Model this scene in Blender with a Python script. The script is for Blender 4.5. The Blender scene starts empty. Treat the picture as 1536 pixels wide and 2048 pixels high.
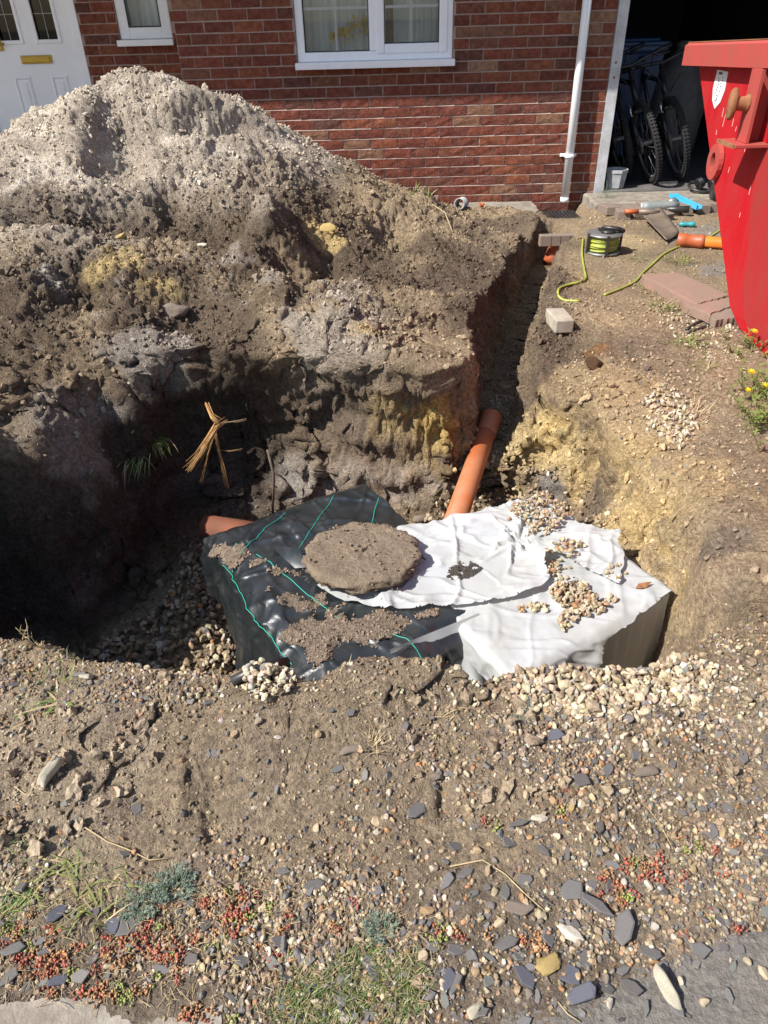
import bpy, bmesh, math, random
import numpy as np
from mathutils import Vector, Matrix, Euler
from mathutils.bvhtree import BVHTree

# ------------------------------------------------------------------ camera, sky, sun, exposure
SC = bpy.context.scene
COL = SC.collection
random.seed(7)
RNG = np.random.default_rng(7)

CAM = np.array([.081, 0.0, 1.328]); FOC = 1430.0          # focal length in photo pixels (1536 x 2048)
_p, _r, _y = [math.radians(a) for a in (35.13, -1.62, 0.46)]
FW = np.array([-math.sin(_y)*math.cos(_p), math.cos(_y)*math.cos(_p), -math.sin(_p)])
_r0 = np.array([math.cos(_y), math.sin(_y), 0]); _u0 = np.cross(_r0, FW)
RT = math.cos(_r)*_r0 + math.sin(_r)*_u0; UP = -math.sin(_r)*_r0 + math.cos(_r)*_u0
cam_d = bpy.data.cameras.new('camera'); cam = bpy.data.objects.new('camera', cam_d); COL.objects.link(cam)
cam_d.sensor_fit = 'VERTICAL'; cam_d.sensor_height = 36.0; cam_d.lens = FOC/2048*36.0
cam_d.clip_start = .05; cam_d.clip_end = 500
cam.matrix_world = Matrix([[RT[0], UP[0], -FW[0], CAM[0]], [RT[1], UP[1], -FW[1], CAM[1]], [RT[2], UP[2], -FW[2], CAM[2]], [0, 0, 0, 1]])
SC.camera = cam

SUN_EL = math.radians(47); SUN_AZ = math.radians(63)       # azimuth: from the house's outward normal (-Y) towards -X
SUN_DIR = Vector((-math.sin(SUN_AZ)*math.cos(SUN_EL), -math.cos(SUN_AZ)*math.cos(SUN_EL), math.sin(SUN_EL)))
W = bpy.data.worlds.new('World'); SC.world = W; W.use_nodes = True
_nt = W.node_tree; _nt.nodes.clear()
_sky = _nt.nodes.new('ShaderNodeTexSky'); _sky.sky_type = 'NISHITA'; _sky.sun_disc = False
_sky.sun_elevation = SUN_EL; _sky.sun_rotation = math.atan2(SUN_DIR.x, SUN_DIR.y)
_bg = _nt.nodes.new('ShaderNodeBackground'); _bg.inputs['Strength'].default_value = 0.105
_wo = _nt.nodes.new('ShaderNodeOutputWorld')
_nt.links.new(_sky.outputs[0], _bg.inputs[0]); _nt.links.new(_bg.outputs[0], _wo.inputs[0])
sun_d = bpy.data.lights.new('sun', 'SUN'); sun = bpy.data.objects.new('sun', sun_d); COL.objects.link(sun)
sun_d.energy = 5.0; sun_d.angle = math.radians(.53); sun_d.color = (1, .97, .925)
sun.rotation_euler = SUN_DIR.to_track_quat('Z', 'Y').to_euler()
SC.view_settings.view_transform = 'Standard'; SC.view_settings.look = 'None'
SC.view_settings.exposure = 0.70; SC.view_settings.gamma = 1.0; SC.view_settings.use_curve_mapping = False
SC.cycles.max_bounces = 6; SC.cycles.diffuse_bounces = 4; SC.cycles.glossy_bounces = 3
SC.cycles.transmission_bounces = 4; SC.cycles.transparent_max_bounces = 8
SC.cycles.caustics_reflective = False; SC.cycles.caustics_refractive = False

# ------------------------------------------------------------------ helpers
def ray(px, py): return FW + (px-768)/FOC*RT - (py-1024)/FOC*UP
def at(px, py, x=None, y=None, z=None):
    """the point where the sight line through a photo pixel meets a plane of the place"""
    d = ray(px, py)
    t = (x-CAM[0])/d[0] if x is not None else ((y-CAM[1])/d[1] if y is not None else (z-CAM[2])/d[2])
    return CAM + t*d
def pj(P):
    d = np.asarray(P, float)-CAM; w = d@FW
    return 768+FOC*(d@RT)/w, 1024-FOC*(d@UP)/w

def tag(o, label=None, cat=None, group=None, kind=None):
    if label: o['label'] = label
    if cat: o['category'] = cat
    if group: o['group'] = group
    if kind: o['kind'] = kind
    return o
def empty(name, loc=(0, 0, 0), rz=0.0, label=None, cat=None, group=None):
    o = bpy.data.objects.new(name, None); COL.objects.link(o); o.empty_display_size = .05
    o.location = loc; o.rotation_euler = (0, 0, rz)
    return tag(o, label, cat, group)
def link(name, me, mats, parent=None):
    o = bpy.data.objects.new(name, me); COL.objects.link(o)
    if mats is not None and len(me.materials) == 0:
        for m in (mats if isinstance(mats, (list, tuple)) else [mats]): me.materials.append(m)
    if parent: o.parent = parent
    return o
def copy_tree(o, parent=None):
    c = o.copy(); COL.objects.link(c)
    if parent: c.parent = parent
    for ch in o.children: copy_tree(ch, c)
    return c

class MB:
    """collects boxes, tubes, lathes into one mesh"""
    def __init__(s): s.v = []; s.f = []; s.m = []; s.sm = []
    def add(s, vs, fs, mi=0, smooth=False):
        b = len(s.v); s.v += [tuple(map(float, v)) for v in vs]
        for f in fs: s.f.append([i+b for i in f]); s.m.append(mi); s.sm.append(smooth)
    def box(s, c, d, rot=None, mi=0, bev=0.0):
        x, y, z = [q/2 for q in d]
        if bev <= 0:
            vs = [Vector((a*x, b*y, e*z)) for e in (-1, 1) for b in (-1, 1) for a in (-1, 1)]
            fs = [(0, 2, 3, 1), (4, 5, 7, 6), (0, 1, 5, 4), (2, 6, 7, 3), (0, 4, 6, 2), (1, 3, 7, 5)]
        else:
            bm = bmesh.new(); bmesh.ops.create_cube(bm, size=1)
            for v in bm.verts: v.co = Vector((v.co.x*d[0], v.co.y*d[1], v.co.z*d[2]))
            bmesh.ops.bevel(bm, geom=bm.edges[:], offset=bev, segments=2, affect='EDGES', profile=.5)
            bm.verts.index_update(); vs = [v.co.copy() for v in bm.verts]; fs = [[v.index for v in f.verts] for f in bm.faces]; bm.free()
        M = rot if rot is not None else Matrix.Identity(3)
        if isinstance(M, Euler): M = M.to_matrix()
        s.add([M @ v + Vector(c) for v in vs], fs, mi, False); return s
    def tube(s, pts, r, n=8, cap=True, mi=0, closed=False, smooth=True):
        pts = [Vector(p) for p in pts]; N = len(pts)
        rs = r if isinstance(r, (list, tuple)) else [r]*N
        ring = []; prev = None
        for i, p in enumerate(pts):
            a = pts[i-1] if (i > 0 or closed) else pts[i]; b = pts[(i+1) % N] if (i < N-1 or closed) else pts[i]
            t = (b-a).normalized()
            if prev is None:
                q = Vector((0, 0, 1)) if abs(t.z) < .9 else Vector((1, 0, 0)); nrm = t.cross(q).normalized()
            else:
                nrm = prev - t*prev.dot(t); nrm = nrm.normalized() if nrm.length > 1e-6 else t.orthogonal().normalized()
            prev = nrm; bi = t.cross(nrm)
            ring.append([p + rs[i]*(math.cos(2*math.pi*k/n)*nrm + math.sin(2*math.pi*k/n)*bi) for k in range(n)])
        vs = [v for rg in ring for v in rg]; fs = []
        for i in range(N if closed else N-1):
            j = (i+1) % N
            for k in range(n): fs.append((i*n+k, i*n+(k+1) % n, j*n+(k+1) % n, j*n+k))
        if cap and not closed:
            fs.append(tuple(range(n-1, -1, -1))); fs.append(tuple((N-1)*n+k for k in range(n)))
        s.add(vs, fs, mi, smooth); return s
    def lathe(s, prof, n=16, M=None, mi=0, smooth=True, cap=(True, True)):
        M = M or Matrix.Identity(4)
        vs = [M @ Vector((r*math.cos(2*math.pi*k/n), r*math.sin(2*math.pi*k/n), z)) for r, z in prof for k in range(n)]
        fs = [(i*n+k, i*n+(k+1) % n, (i+1)*n+(k+1) % n, (i+1)*n+k) for i in range(len(prof)-1) for k in range(n)]
        if cap[0]: fs.append(tuple(range(n-1, -1, -1)))
        if cap[1]: fs.append(tuple((len(prof)-1)*n+k for k in range(n)))
        s.add(vs, fs, mi, smooth); return s
    def prism(s, poly, axis, lo, hi, mi=0):
        """extrude a 2D polygon along an axis ('x','y','z')"""
        n = len(poly)
        def P(a, b, h): return {'x': (h, a, b), 'y': (a, h, b), 'z': (a, b, h)}[axis]
        vs = [P(a, b, lo) for a, b in poly]+[P(a, b, hi) for a, b in poly]
        fs = [tuple(range(n))[::-1], tuple(range(n, 2*n))]+[(i, (i+1) % n, n+(i+1) % n, n+i) for i in range(n)]
        s.add(vs, fs, mi, False); return s
    def mesh(s, name):
        me = bpy.data.meshes.new(name); me.from_pydata(s.v, [], s.f); 
        me.polygons.foreach_set('material_index', s.m); me.polygons.foreach_set('use_smooth', s.sm)
        me.update()
        bm = bmesh.new(); bm.from_mesh(me); bmesh.ops.recalc_face_normals(bm, faces=bm.faces[:]); bm.to_mesh(me); bm.free()
        return me
    def build(s, name, mats, parent=None): return link(name, s.mesh(name), mats, parent)

def np_mesh(name, V, F, col=None, smooth=True):
    """V (n,3), F (m,k) arrays -> mesh, optional per-vertex colour"""
    me = bpy.data.meshes.new(name); V = np.asarray(V, np.float32); F = np.asarray(F, np.int32); m, k = F.shape
    me.vertices.add(len(V)); me.vertices.foreach_set('co', V.ravel())
    me.loops.add(m*k); me.loops.foreach_set('vertex_index', F.ravel())
    me.polygons.add(m); me.polygons.foreach_set('loop_start', np.arange(0, m*k, k, dtype=np.int32))
    me.polygons.foreach_set('use_smooth', np.full(m, smooth, bool))
    me.update(calc_edges=True)
    if col is not None:
        a = me.color_attributes.new('Col', 'FLOAT_COLOR', 'POINT')
        c = np.ones((len(V), 4), np.float32); c[:, :3] = col; a.data.foreach_set('color', c.ravel())
    return me

# ------------------------------------------------------------------ numpy noise
def _h(ix, iy, iz, seed):
    h = (ix.astype(np.uint32)*np.uint32(374761393) + iy.astype(np.uint32)*np.uint32(668265263) + iz.astype(np.uint32)*np.uint32(2246822519) + np.uint32(seed)*np.uint32(3266489917))
    h ^= h >> np.uint32(13); h *= np.uint32(1274126177); h ^= h >> np.uint32(16); h *= np.uint32(2654435769); h ^= h >> np.uint32(15)
    return h.astype(np.float32)*np.float32(1/4294967296.0)
def vn(x, y, z, seed=0):
    x, y, z = [np.asarray(q, np.float32) for q in (x, y, z)]
    xi, yi, zi = np.floor(x), np.floor(y), np.floor(z); fx, fy, fz = x-xi, y-yi, z-zi
    ix, iy, iz = [q.astype(np.int64) for q in (xi, yi, zi)]
    fx, fy, fz = [q*q*q*(q*(q*6-15)+10) for q in (fx, fy, fz)]
    def L(dz):
        a = _h(ix, iy, iz+dz, seed)*(1-fx)+_h(ix+1, iy, iz+dz, seed)*fx
        b = _h(ix, iy+1, iz+dz, seed)*(1-fx)+_h(ix+1, iy+1, iz+dz, seed)*fx
        return a*(1-fy)+b*fy
    return (L(0)*(1-fz)+L(1)*fz)*2-1
def fbm(x, y, z, o=4, seed=0, gain=.5):
    s = 0; a = 1.; n = 0; k = 1.
    for i in range(o):
        s = s+a*vn(x*k+i*17.3, y*k-i*9.1, z*k+i*5.7, seed+i); n += a; a *= gain; k *= 2.03
    return s/n*1.6
def worley(x, y, z, seed=0):
    """distance to the nearest jittered cell point"""
    x, y, z = [np.asarray(q, np.float32) for q in (x, y, z)]
    xi, yi, zi = np.floor(x).astype(np.int64), np.floor(y).astype(np.int64), np.floor(z).astype(np.int64)
    best = np.full(x.shape, 9., np.float32); idv = np.zeros(x.shape, np.float32)
    for a in (-1, 0, 1):
        for b in (-1, 0, 1):
            for c in (-1, 0, 1):
                jx, jy, jz = xi+a, yi+b, zi+c
                h1 = _h(jx, jy, jz, seed); h2 = (h1*97.31) % 1; h3 = (h1*613.7) % 1
                d = (jx+h1-x)**2+(jy+h2-y)**2+(jz+h3-z)**2
                m = d < best; best = np.where(m, d, best); idv = np.where(m, (h1*1531.9) % 1, idv)
    return np.sqrt(best), idv
def sstep(a, b, x): t = np.clip((x-a)/(b-a), 0, 1); return t*t*(3-2*t)

# ------------------------------------------------------------------ materials
def mat(name, c1, c2=None, rough=.8, ns=8., detail=6, bump=0., bs=60., bdist=.01, metal=0., attr=False, spec=.5, objrand=None,
        ramp=(.35, .65), dirt=None, dirt_amt=.5, dirt_scale=3., rough2=None, coord='Object', stretch=None):
    m = bpy.data.materials.new(name); m.use_nodes = True; nt = m.node_tree; N = nt.nodes; Lk = nt.links.new
    b = N['Principled BSDF']; b.inputs['Roughness'].default_value = rough; b.inputs['Metallic'].default_value = metal
    b.inputs['Specular IOR Level'].default_value = spec
    tc = N.new('ShaderNodeTexCoord'); vec = tc.outputs[coord]
    if stretch:
        mp = N.new('ShaderNodeMapping'); mp.inputs['Scale'].default_value = stretch; Lk(vec, mp.inputs[0]); vec = mp.outputs[0]
    def noise(scale, det=detail, r=.6):
        n = N.new('ShaderNodeTexNoise'); n.inputs['Scale'].default_value = scale; n.inputs['Detail'].default_value = det
        n.inputs['Roughness'].default_value = r; Lk(vec, n.inputs['Vector']); return n.outputs['Fac']
    def mix(f, a, bb, mode='MIX'):
        x = N.new('ShaderNodeMix'); x.data_type = 'RGBA'; x.blend_type = mode
        for s, v in ((x.inputs[0], f), (x.inputs[6], a), (x.inputs[7], bb)):
            if hasattr(v, 'is_output'): Lk(v, s)
            else: s.default_value = v if isinstance(v, (int, float)) else (*v, 1)
        return x.outputs[2]
    def cr(f, lo, hi):
        r = N.new('ShaderNodeMapRange'); r.inputs[1].default_value = lo; r.inputs[2].default_value = hi; Lk(f, r.inputs[0]); return r.outputs[0]
    if attr:
        a = N.new('ShaderNodeAttribute'); a.attribute_name = 'Col'; col = a.outputs['Color']
        g = cr(noise(ns), ramp[0], ramp[1]); col = mix(g, mix(1., col, c1, 'MULTIPLY'), mix(1., col, c2 or c1, 'MULTIPLY'))
    elif objrand:
        oi = N.new('ShaderNodeObjectInfo'); rp = N.new('ShaderNodeValToRGB'); rp.color_ramp.interpolation = 'LINEAR'
        els = rp.color_ramp.elements
        while len(els) < len(objrand): els.new(.5)
        for i, (p, c) in enumerate(objrand): els[i].position = p; els[i].color = (*c, 1)
        Lk(oi.outputs['Random'], rp.inputs[0]); col = rp.outputs[0]
        ad = N.new('ShaderNodeVectorMath'); ad.operation = 'ADD'; Lk(vec, ad.inputs[0])
        sc = N.new('ShaderNodeMath'); sc.operation = 'MULTIPLY'; sc.inputs[1].default_value = 37.; Lk(oi.outputs['Random'], sc.inputs[0]); Lk(sc.outputs[0], ad.inputs[1]); vec = ad.outputs[0]
        g = cr(noise(ns), ramp[0], ramp[1]); col = mix(1., col, mix(g, c1, c2 or c1), 'MULTIPLY')
    elif c2: col = mix(cr(noise(ns), ramp[0], ramp[1]), c1, c2)
    else: col = None; b.inputs['Base Color'].default_value = (*c1, 1)
    if dirt:
        dn = cr(noise(dirt_scale, 8, .7), .5-.25*dirt_amt, .75); dm = N.new('ShaderNodeMath'); dm.operation = 'MULTIPLY'; dm.inputs[1].default_value = dirt_amt; Lk(dn, dm.inputs[0])
        col = mix(dm.outputs[0], col if col is not None else c1, dirt)
        if rough2: 
            r = N.new('ShaderNodeMapRange'); r.inputs[3].default_value = rough; r.inputs[4].default_value = rough2; Lk(dn, r.inputs[0]); Lk(r.outputs[0], b.inputs['Roughness'])
    if col is not None: Lk(col, b.inputs['Base Color'])
    if bump:
        if name == 'soil':
            vo = N.new('ShaderNodeTexVoronoi'); vo.inputs['Scale'].default_value = 75; Lk(vec, vo.inputs['Vector'])
        bn = N.new('ShaderNodeBump'); bn.inputs['Strength'].default_value = bump; bn.inputs['Distance'].default_value = bdist
        Lk(noise(bs, 8, .65), bn.inputs['Height'])
        if name == 'soil':      # second, coarser crumb relief under the fine grain
            b2 = N.new('ShaderNodeBump'); b2.inputs['Strength'].default_value = .45; b2.inputs['Distance'].default_value = .012; b2.invert = True
            Lk(vo.outputs['Distance'], b2.inputs['Height']); Lk(b2.outputs[0], bn.inputs['Normal'])
        Lk(bn.outputs[0], b.inputs['Normal'])
    return m

M = {}
M['soil'] = mat('soil', (.5, .5, .51), (1.36, 1.35, 1.33), .95, ns=70, attr=True, bump=1., bs=150, bdist=.02, spec=.15, ramp=(.3, .7))
M['stone'] = mat('gravel_stone', (.66, .63, .59), (1.15, 1.14, 1.12), .75, ns=60, attr=True, bump=.4, bs=150, bdist=.004, spec=.3)
M['clod'] = mat('soil_clod', (.75, .75, .75), (1.2, 1.2, 1.2), .97, ns=90, attr=True, bump=.9, bs=160, bdist=.006, spec=.1)
M['brick'] = mat('red_brick', (.80, .78, .77), (1.45, 1.4, 1.34), .9, ns=28, bump=1., bs=85, bdist=.012, spec=.2,
    objrand=[(0, (.115, .038, .028)), (.25, (.185, .056, .034)), (.45, (.145, .046, .031)), (.62, (.215, .074, .040)), (.8, (.095, .040, .034)), (.92, (.165, .072, .046)), (1, (.25, .145, .09))], dirt=(.24, .17, .13), dirt_amt=.16, dirt_scale=14)
M['mortar'] = mat('mortar', (.36, .26, .21), (.45, .335, .28), .95, ns=30, bump=.5, bs=120, bdist=.006, spec=.1)
M['upvc'] = mat('white_upvc', (.88, .89, .90), (.84, .85, .86), .35, ns=4, dirt=(.45, .42, .38), dirt_amt=.15, dirt_scale=6)
M['door'] = mat('white_door_paint', (.84, .85, .86), (.80, .81, .82), .4, ns=3)
M['brass'] = mat('brass', (.42, .28, .05), (.32, .21, .05), .3, ns=12, metal=.8)
M['steelw'] = mat('weathered_white_paint', (.62, .62, .62), (.48, .48, .48), .55, ns=14, dirt=(.16, .13, .11), dirt_amt=.5, dirt_scale=9)
M['rubber'] = mat('black_gasket', (.012, .012, .013), rough=.5)
M['blackplastic'] = mat('black_plastic', (.015, .015, .016), (.03, .03, .03), .4, ns=10, dirt=(.14, .11, .08), dirt_amt=.25, dirt_scale=20)
M['curtain'] = mat('net_curtain', (.80, .84, .82), (.66, .72, .70), .9, ns=5)
M['room'] = mat('dark_room', (.10, .10, .10), (.07, .07, .07), .9, ns=2)
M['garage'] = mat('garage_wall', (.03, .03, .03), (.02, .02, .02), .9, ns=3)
M['garagefloor'] = mat('garage_floor_concrete', (.15, .135, .125), (.10, .09, .082), .85, ns=6, bump=.3, bs=80, dirt=(.06, .055, .05), dirt_amt=.5)
M['concrete'] = mat('concrete', (.33, .29, .24), (.22, .19, .155), .93, ns=14, bump=.6, bs=90, bdist=.008, dirt=(.15, .115, .08), dirt_amt=.5, dirt_scale=7, spec=.15)
M['disc'] = mat('rough_concrete', (.24, .185, .13), (.15, .112, .082), .95, ns=13, bump=1., bs=70, bdist=.012, dirt=(.30, .235, .16), dirt_amt=.5, dirt_scale=9, spec=.1)
M['paver'] = mat('pink_paver', (.30, .18, .14), (.25, .165, .13), .92, ns=10, bump=.4, bs=90, bdist=.006, dirt=(.22, .165, .115), dirt_amt=.65, dirt_scale=6, spec=.15)
M['blockpaver'] = mat('block_paver', (.22, .165, .13), (.16, .12, .095), .93, ns=20, bump=.5, bs=90, bdist=.008, dirt=(.28, .215, .15), dirt_amt=.5, dirt_scale=10)
M['orange'] = mat('orange_pvc', (.50, .125, .028), (.42, .10, .024), .38, ns=5, dirt=(.34, .22, .14), dirt_amt=.75, dirt_scale=7, rough2=.9)
M['orangeshade'] = mat('shade_darkened_orange_pvc', (.20, .055, .022), (.12, .05, .028), .8, ns=12)  # orange pvc darkened: the shade on the pipe is put into its colour
M['orangepipe2'] = mat('new_orange_pvc', (.72, .20, .025), (.62, .16, .02), .35, ns=5, dirt=(.4, .22, .1), dirt_amt=.25, dirt_scale=9)
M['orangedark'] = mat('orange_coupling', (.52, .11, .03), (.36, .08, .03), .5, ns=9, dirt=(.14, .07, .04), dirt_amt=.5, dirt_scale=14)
M['membrane'] = mat('black_membrane', (.010, .013, .014), (.018, .021, .022), .29, ns=14, bump=.15, bs=300, bdist=.01, dirt=(.10, .085, .065), dirt_amt=.14, dirt_scale=9, rough2=.5, spec=1.)
M['thread'] = mat('green_thread', (.03, .42, .30), rough=.5)
M['redskip'] = mat('red_skip_paint', (.46, .004, .012), (.40, .006, .014), .42, ns=5, bump=.25, bs=5, bdist=.03, dirt=(.20, .045, .03), dirt_amt=.42, dirt_scale=7, rough2=.85, stretch=(1, 1, .35), spec=.35)
M['redfaded'] = mat('faded_red_paint', (.42, .05, .045), (.34, .045, .04), .6, ns=9, bump=.15, bs=20, bdist=.01, dirt=(.26, .11, .07), dirt_amt=.6, dirt_scale=9, stretch=(1, 1, .5))
M['reddull'] = mat('dull_red_paint', (.36, .018, .022), (.30, .02, .022), .6, ns=6, bump=.15, bs=14, bdist=.01, dirt=(.24, .06, .045), dirt_amt=.45, dirt_scale=12, stretch=(1, 1, .4), spec=.3)
M['rust'] = mat('rust', (.22, .085, .035), (.30, .14, .06), .9, ns=25, bump=.5, bs=90, bdist=.004)
M['scratch'] = mat('paint_scratch', (.72, .42, .38), rough=.8)
M['sticker'] = mat('white_sticker', (.78, .78, .77), (.7, .7, .69), .5, ns=20)
M['ink'] = mat('dark_print', (.06, .06, .07), rough=.6)
M['asphalt'] = mat('asphalt', (.12, .112, .10), (.24, .22, .195), .92, ns=70, bump=.9, bs=120, bdist=.012, dirt=(.2, .165, .125), dirt_amt=.6, dirt_scale=5)
M['yellowcable'] = mat('yellow_cable', (.36, .40, .05), (.30, .33, .06), .45, ns=9, dirt=(.3, .25, .12), dirt_amt=.3, dirt_scale=12)
M['greysteel'] = mat('dull_steel', (.30, .30, .30), (.22, .22, .21), .45, ns=10, metal=.6, dirt=(.2, .16, .12), dirt_amt=.5)
M['spade'] = mat('dirty_spade_steel', (.20, .15, .115), (.28, .22, .17), .55, ns=9, metal=.35, dirt=(.14, .10, .07), dirt_amt=.7, dirt_scale=12)
M['greyplastic'] = mat('grey_plastic', (.16, .18, .17), (.24, .26, .25), .5, ns=12, dirt=(.25, .2, .15), dirt_amt=.4)
M['blueplastic'] = mat('blue_plastic', (.02, .36, .72), (.03, .42, .76), .4, ns=6, dirt=(.3, .3, .28), dirt_amt=.3)
M['binblue'] = mat('blue_bin_plastic', (.006, .035, .10), (.007, .04, .11), .45, ns=6)
M['tealplastic'] = mat('teal_plastic', (.03, .24, .27), (.04, .28, .3), .35, ns=10)
M['redplastic'] = mat('red_orange_plastic', (.75, .09, .03), rough=.4)
M['potwhite'] = mat('dirty_white_pot', (.5, .5, .5), (.36, .36, .36), .8, ns=16, dirt=(.12, .11, .10), dirt_amt=.5, dirt_scale=18)
M['tyre'] = mat('tyre_rubber', (.010, .010, .010), (.018, .017, .017), .8, ns=20, bump=.6, bs=60, bdist=.01)
M['bikeblack'] = mat('black_bike_paint', (.02, .02, .022), rough=.25)
M['bikeblue'] = mat('blue_bike_paint', (.015, .03, .28), rough=.25)
M['chrome'] = mat('fork_silver', (.6, .6, .62), rough=.25, metal=.9)
M['straw'] = mat('dry_straw', (.46, .36, .20), (.36, .26, .14), .85, ns=40)
M['wood'] = mat('torn_root_wood', (.52, .31, .11), (.34, .17, .06), .8, ns=30, stretch=(6, 6, 1))
M['rootbrown'] = mat('root_bark', (.10, .07, .05), (.15, .11, .08), .9, ns=40)
M['leaf'] = mat('weed_leaf', (.10, .16, .03), (.17, .22, .05), .6, ns=30)
M['leafgrey'] = mat('grey_green_leaf', (.15, .20, .14), (.23, .28, .20), .75, ns=40)
M['leafyellow'] = mat('yellow_green_leaf', (.19, .20, .05), (.14, .16, .04), .65, ns=30)
M['petal'] = mat('yellow_petal', (.80, .55, .01), (.85, .62, .02), .6, ns=30)
M['sedum'] = mat('sedum', (.8, .8, .8), (1.2, 1.2, 1.2), .5, ns=60, attr=True)
M['grass'] = mat('grass_blade', (.8, .8, .8), (1.2, 1.2, 1.2), .65, ns=20, attr=True)
M['slate'] = mat('slate', (.75, .75, .75), (1.2, 1.2, 1.2), .6, ns=25, bump=.4, dirt=(.22, .175, .13), dirt_amt=.5, dirt_scale=30, bs=60, bdist=.004, spec=.4,
    objrand=[(0, (.070, .067, .068)), (.3, (.098, .094, .095)), (.55, (.140, .134, .134)), (.8, (.09, .087, .088)), (.93, (.13, .14, .13)), (1, (.19, .175, .16))])
M['flint'] = mat('flint', (.78, .77, .75), (1.15, 1.13, 1.1), .75, ns=20, bump=.5, bs=50, bdist=.006, spec=.3,
    objrand=[(0, (.52, .44, .31)), (.3, (.42, .33, .21)), (.5, (.60, .55, .46)), (.7, (.36, .24, .13)), (.85, (.50, .40, .27)), (1, (.30, .24, .18))])
M['paleblock'] = mat('pale_block', (.44, .39, .31), (.33, .29, .225), .93, ns=14, bump=.6, bs=90, bdist=.006, dirt=(.2, .155, .11), dirt_amt=.5, dirt_scale=9, spec=.15)
M['earth'] = mat('rusty_earth', (.14, .075, .04), (.20, .12, .07), .97, ns=20, bump=1., bs=60, bdist=.015, spec=.1)
M['palerock'] = mat('pale_rock', (.55, .50, .38), (.42, .37, .27), .85, ns=14, bump=.6, bs=45, bdist=.008, dirt=(.28, .21, .13), dirt_amt=.3)
M['ochrerock'] = mat('ochre_rock', (.55, .40, .15), (.42, .29, .11), .9, ns=14, bump=.7, bs=45, bdist=.008)
M['greyrock'] = mat('grey_rock', (.24, .19, .145), (.17, .13, .10), .92, ns=14, bump=.6, bs=45, bdist=.008)
M['darkslate'] = mat('dark_slate', (.10, .10, .12), (.07, .07, .085), .6, ns=25, bump=.4, bs=40, bdist=.005)
M['yellowcloth'] = mat('yellow_bundle', (.85, .62, .04), (.75, .5, .03), .7, ns=25)

def glass(name, tint, rough=.02, refl=1.0, trans=True):
    m = bpy.data.materials.new(name); m.use_nodes = True; nt = m.node_tree; N = nt.nodes; N.clear(); Lk = nt.links.new
    o = N.new('ShaderNodeOutputMaterial'); mx = N.new('ShaderNodeMixShader'); fr = N.new('ShaderNodeFresnel'); fr.inputs[0].default_value = 1.5
    g = N.new('ShaderNodeBsdfGlossy'); g.inputs['Roughness'].default_value = rough
    t = N.new('ShaderNodeBsdfTransparent'); t.inputs[0].default_value = (*tint, 1)
    Lk(fr.outputs[0], mx.inputs[0]); Lk(t.outputs[0], mx.inputs[1]); Lk(g.outputs[0], mx.inputs[2]); Lk(mx.outputs[0], o.inputs[0]); return m
M['glass'] = glass('window_glass', (.965, .975, .97))
M['darkglass'] = glass('dark_door_glass', (.3, .3, .28))

def fleece_mat():
    m = mat('white_fleece', (.60, .615, .63), (.51, .52, .525), .85, ns=7, bump=.35, bs=320, bdist=.004, dirt=(.34, .31, .20), dirt_amt=.55, dirt_scale=4.5, spec=.2)
    nt = m.node_tree; N = nt.nodes; b = N['Principled BSDF']; o = [n for n in N if n.type == 'OUTPUT_MATERIAL'][0]
    tr = N.new('ShaderNodeBsdfTranslucent'); tr.inputs[0].default_value = (.7, .7, .68, 1); mx = N.new('ShaderNodeMixShader'); mx.inputs[0].default_value = .25
    nt.links.new(b.outputs[0], mx.inputs[1]); nt.links.new(tr.outputs[0], mx.inputs[2]); nt.links.new(mx.outputs[0], o.inputs[0]); return m
M['fleece'] = fleece_mat()
# ------------------------------------------------------------------ the ground: one sheet with heap, pit and trench
def XY(px, py, z): p = at(px, py, z=z); return (p[0], p[1])
# rim of the pit, walked round, and the trench centre line
PIT = [(-1.42, 1.52), (-1.2, 1.48), (-.97, 1.47), (-.79, 1.44), (-.66, 1.35), (-.37, 1.29), (-.20, 1.32), (-.08, 1.36), (.05, 1.38), (.18, 1.34), (.33, 1.28), (.55, 1.32), (.80, 1.36),
       XY(1390, 1262, -.07), XY(1445, 1225, -.07), XY(1380, 1110, -.13), XY(1285, 990, -.20), XY(1190, 890, -.22), XY(1075, 845, -.2), XY(1005, 845, -.2),
       (.60, 2.98), (.44, 2.92), (.36, 2.74), (0, 2.76), (-.29, 2.77), (-.6, 2.76), (-.85, 2.72), (-.98, 2.52), (-.98, 2.27), (-1.15, 2.1), (-1.45, 2.08), (-1.5, 1.75)]
TR = [(.53, 2.7), (.58, 3.0), (.70, 3.45), (.86, 4.05), (1.02, 4.6), (1.14, 5.0), (1.26, 5.32), (1.36, 5.55)]
CT = []
def cy(px, py, y): CT.append(tuple(at(px, py, y=y)))
def cz(px, py, z): CT.append(tuple(at(px, py, z=z)))
for a in [(-150, 330, 4.5), (0, 290, 4.5), (90, 250, 4.6), (180, 200, 4.75), (240, 172, 4.8), (330, 185, 4.85), (400, 212, 4.95), (480, 214, 5.05), (530, 240, 5.15), (600, 282, 5.4), (660, 328, 5.65), (740, 387, 6.1),
          (150, 300, 4.3), (150, 450, 3.8), (150, 600, 3.08), (150, 750, 2.68), (0, 500, 3.25), (0, 700, 2.65), (0, 870, 2.3), (330, 300, 4.5), (330, 450, 4.0), (330, 600, 3.14), (330, 700, 2.86),
          (500, 300, 4.75), (500, 450, 4.15), (500, 600, 3.24), (500, 700, 2.93), (650, 450, 4.5), (650, 600, 3.45), (650, 700, 3.02), (780, 500, 4.5), (840, 402, 5.6), (900, 442, 5.3), (960, 464, 5.1), (1030, 476, 5.1), (-150, 700, 2.8), (-200, 500, 3.3)]: cy(*a)
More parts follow.
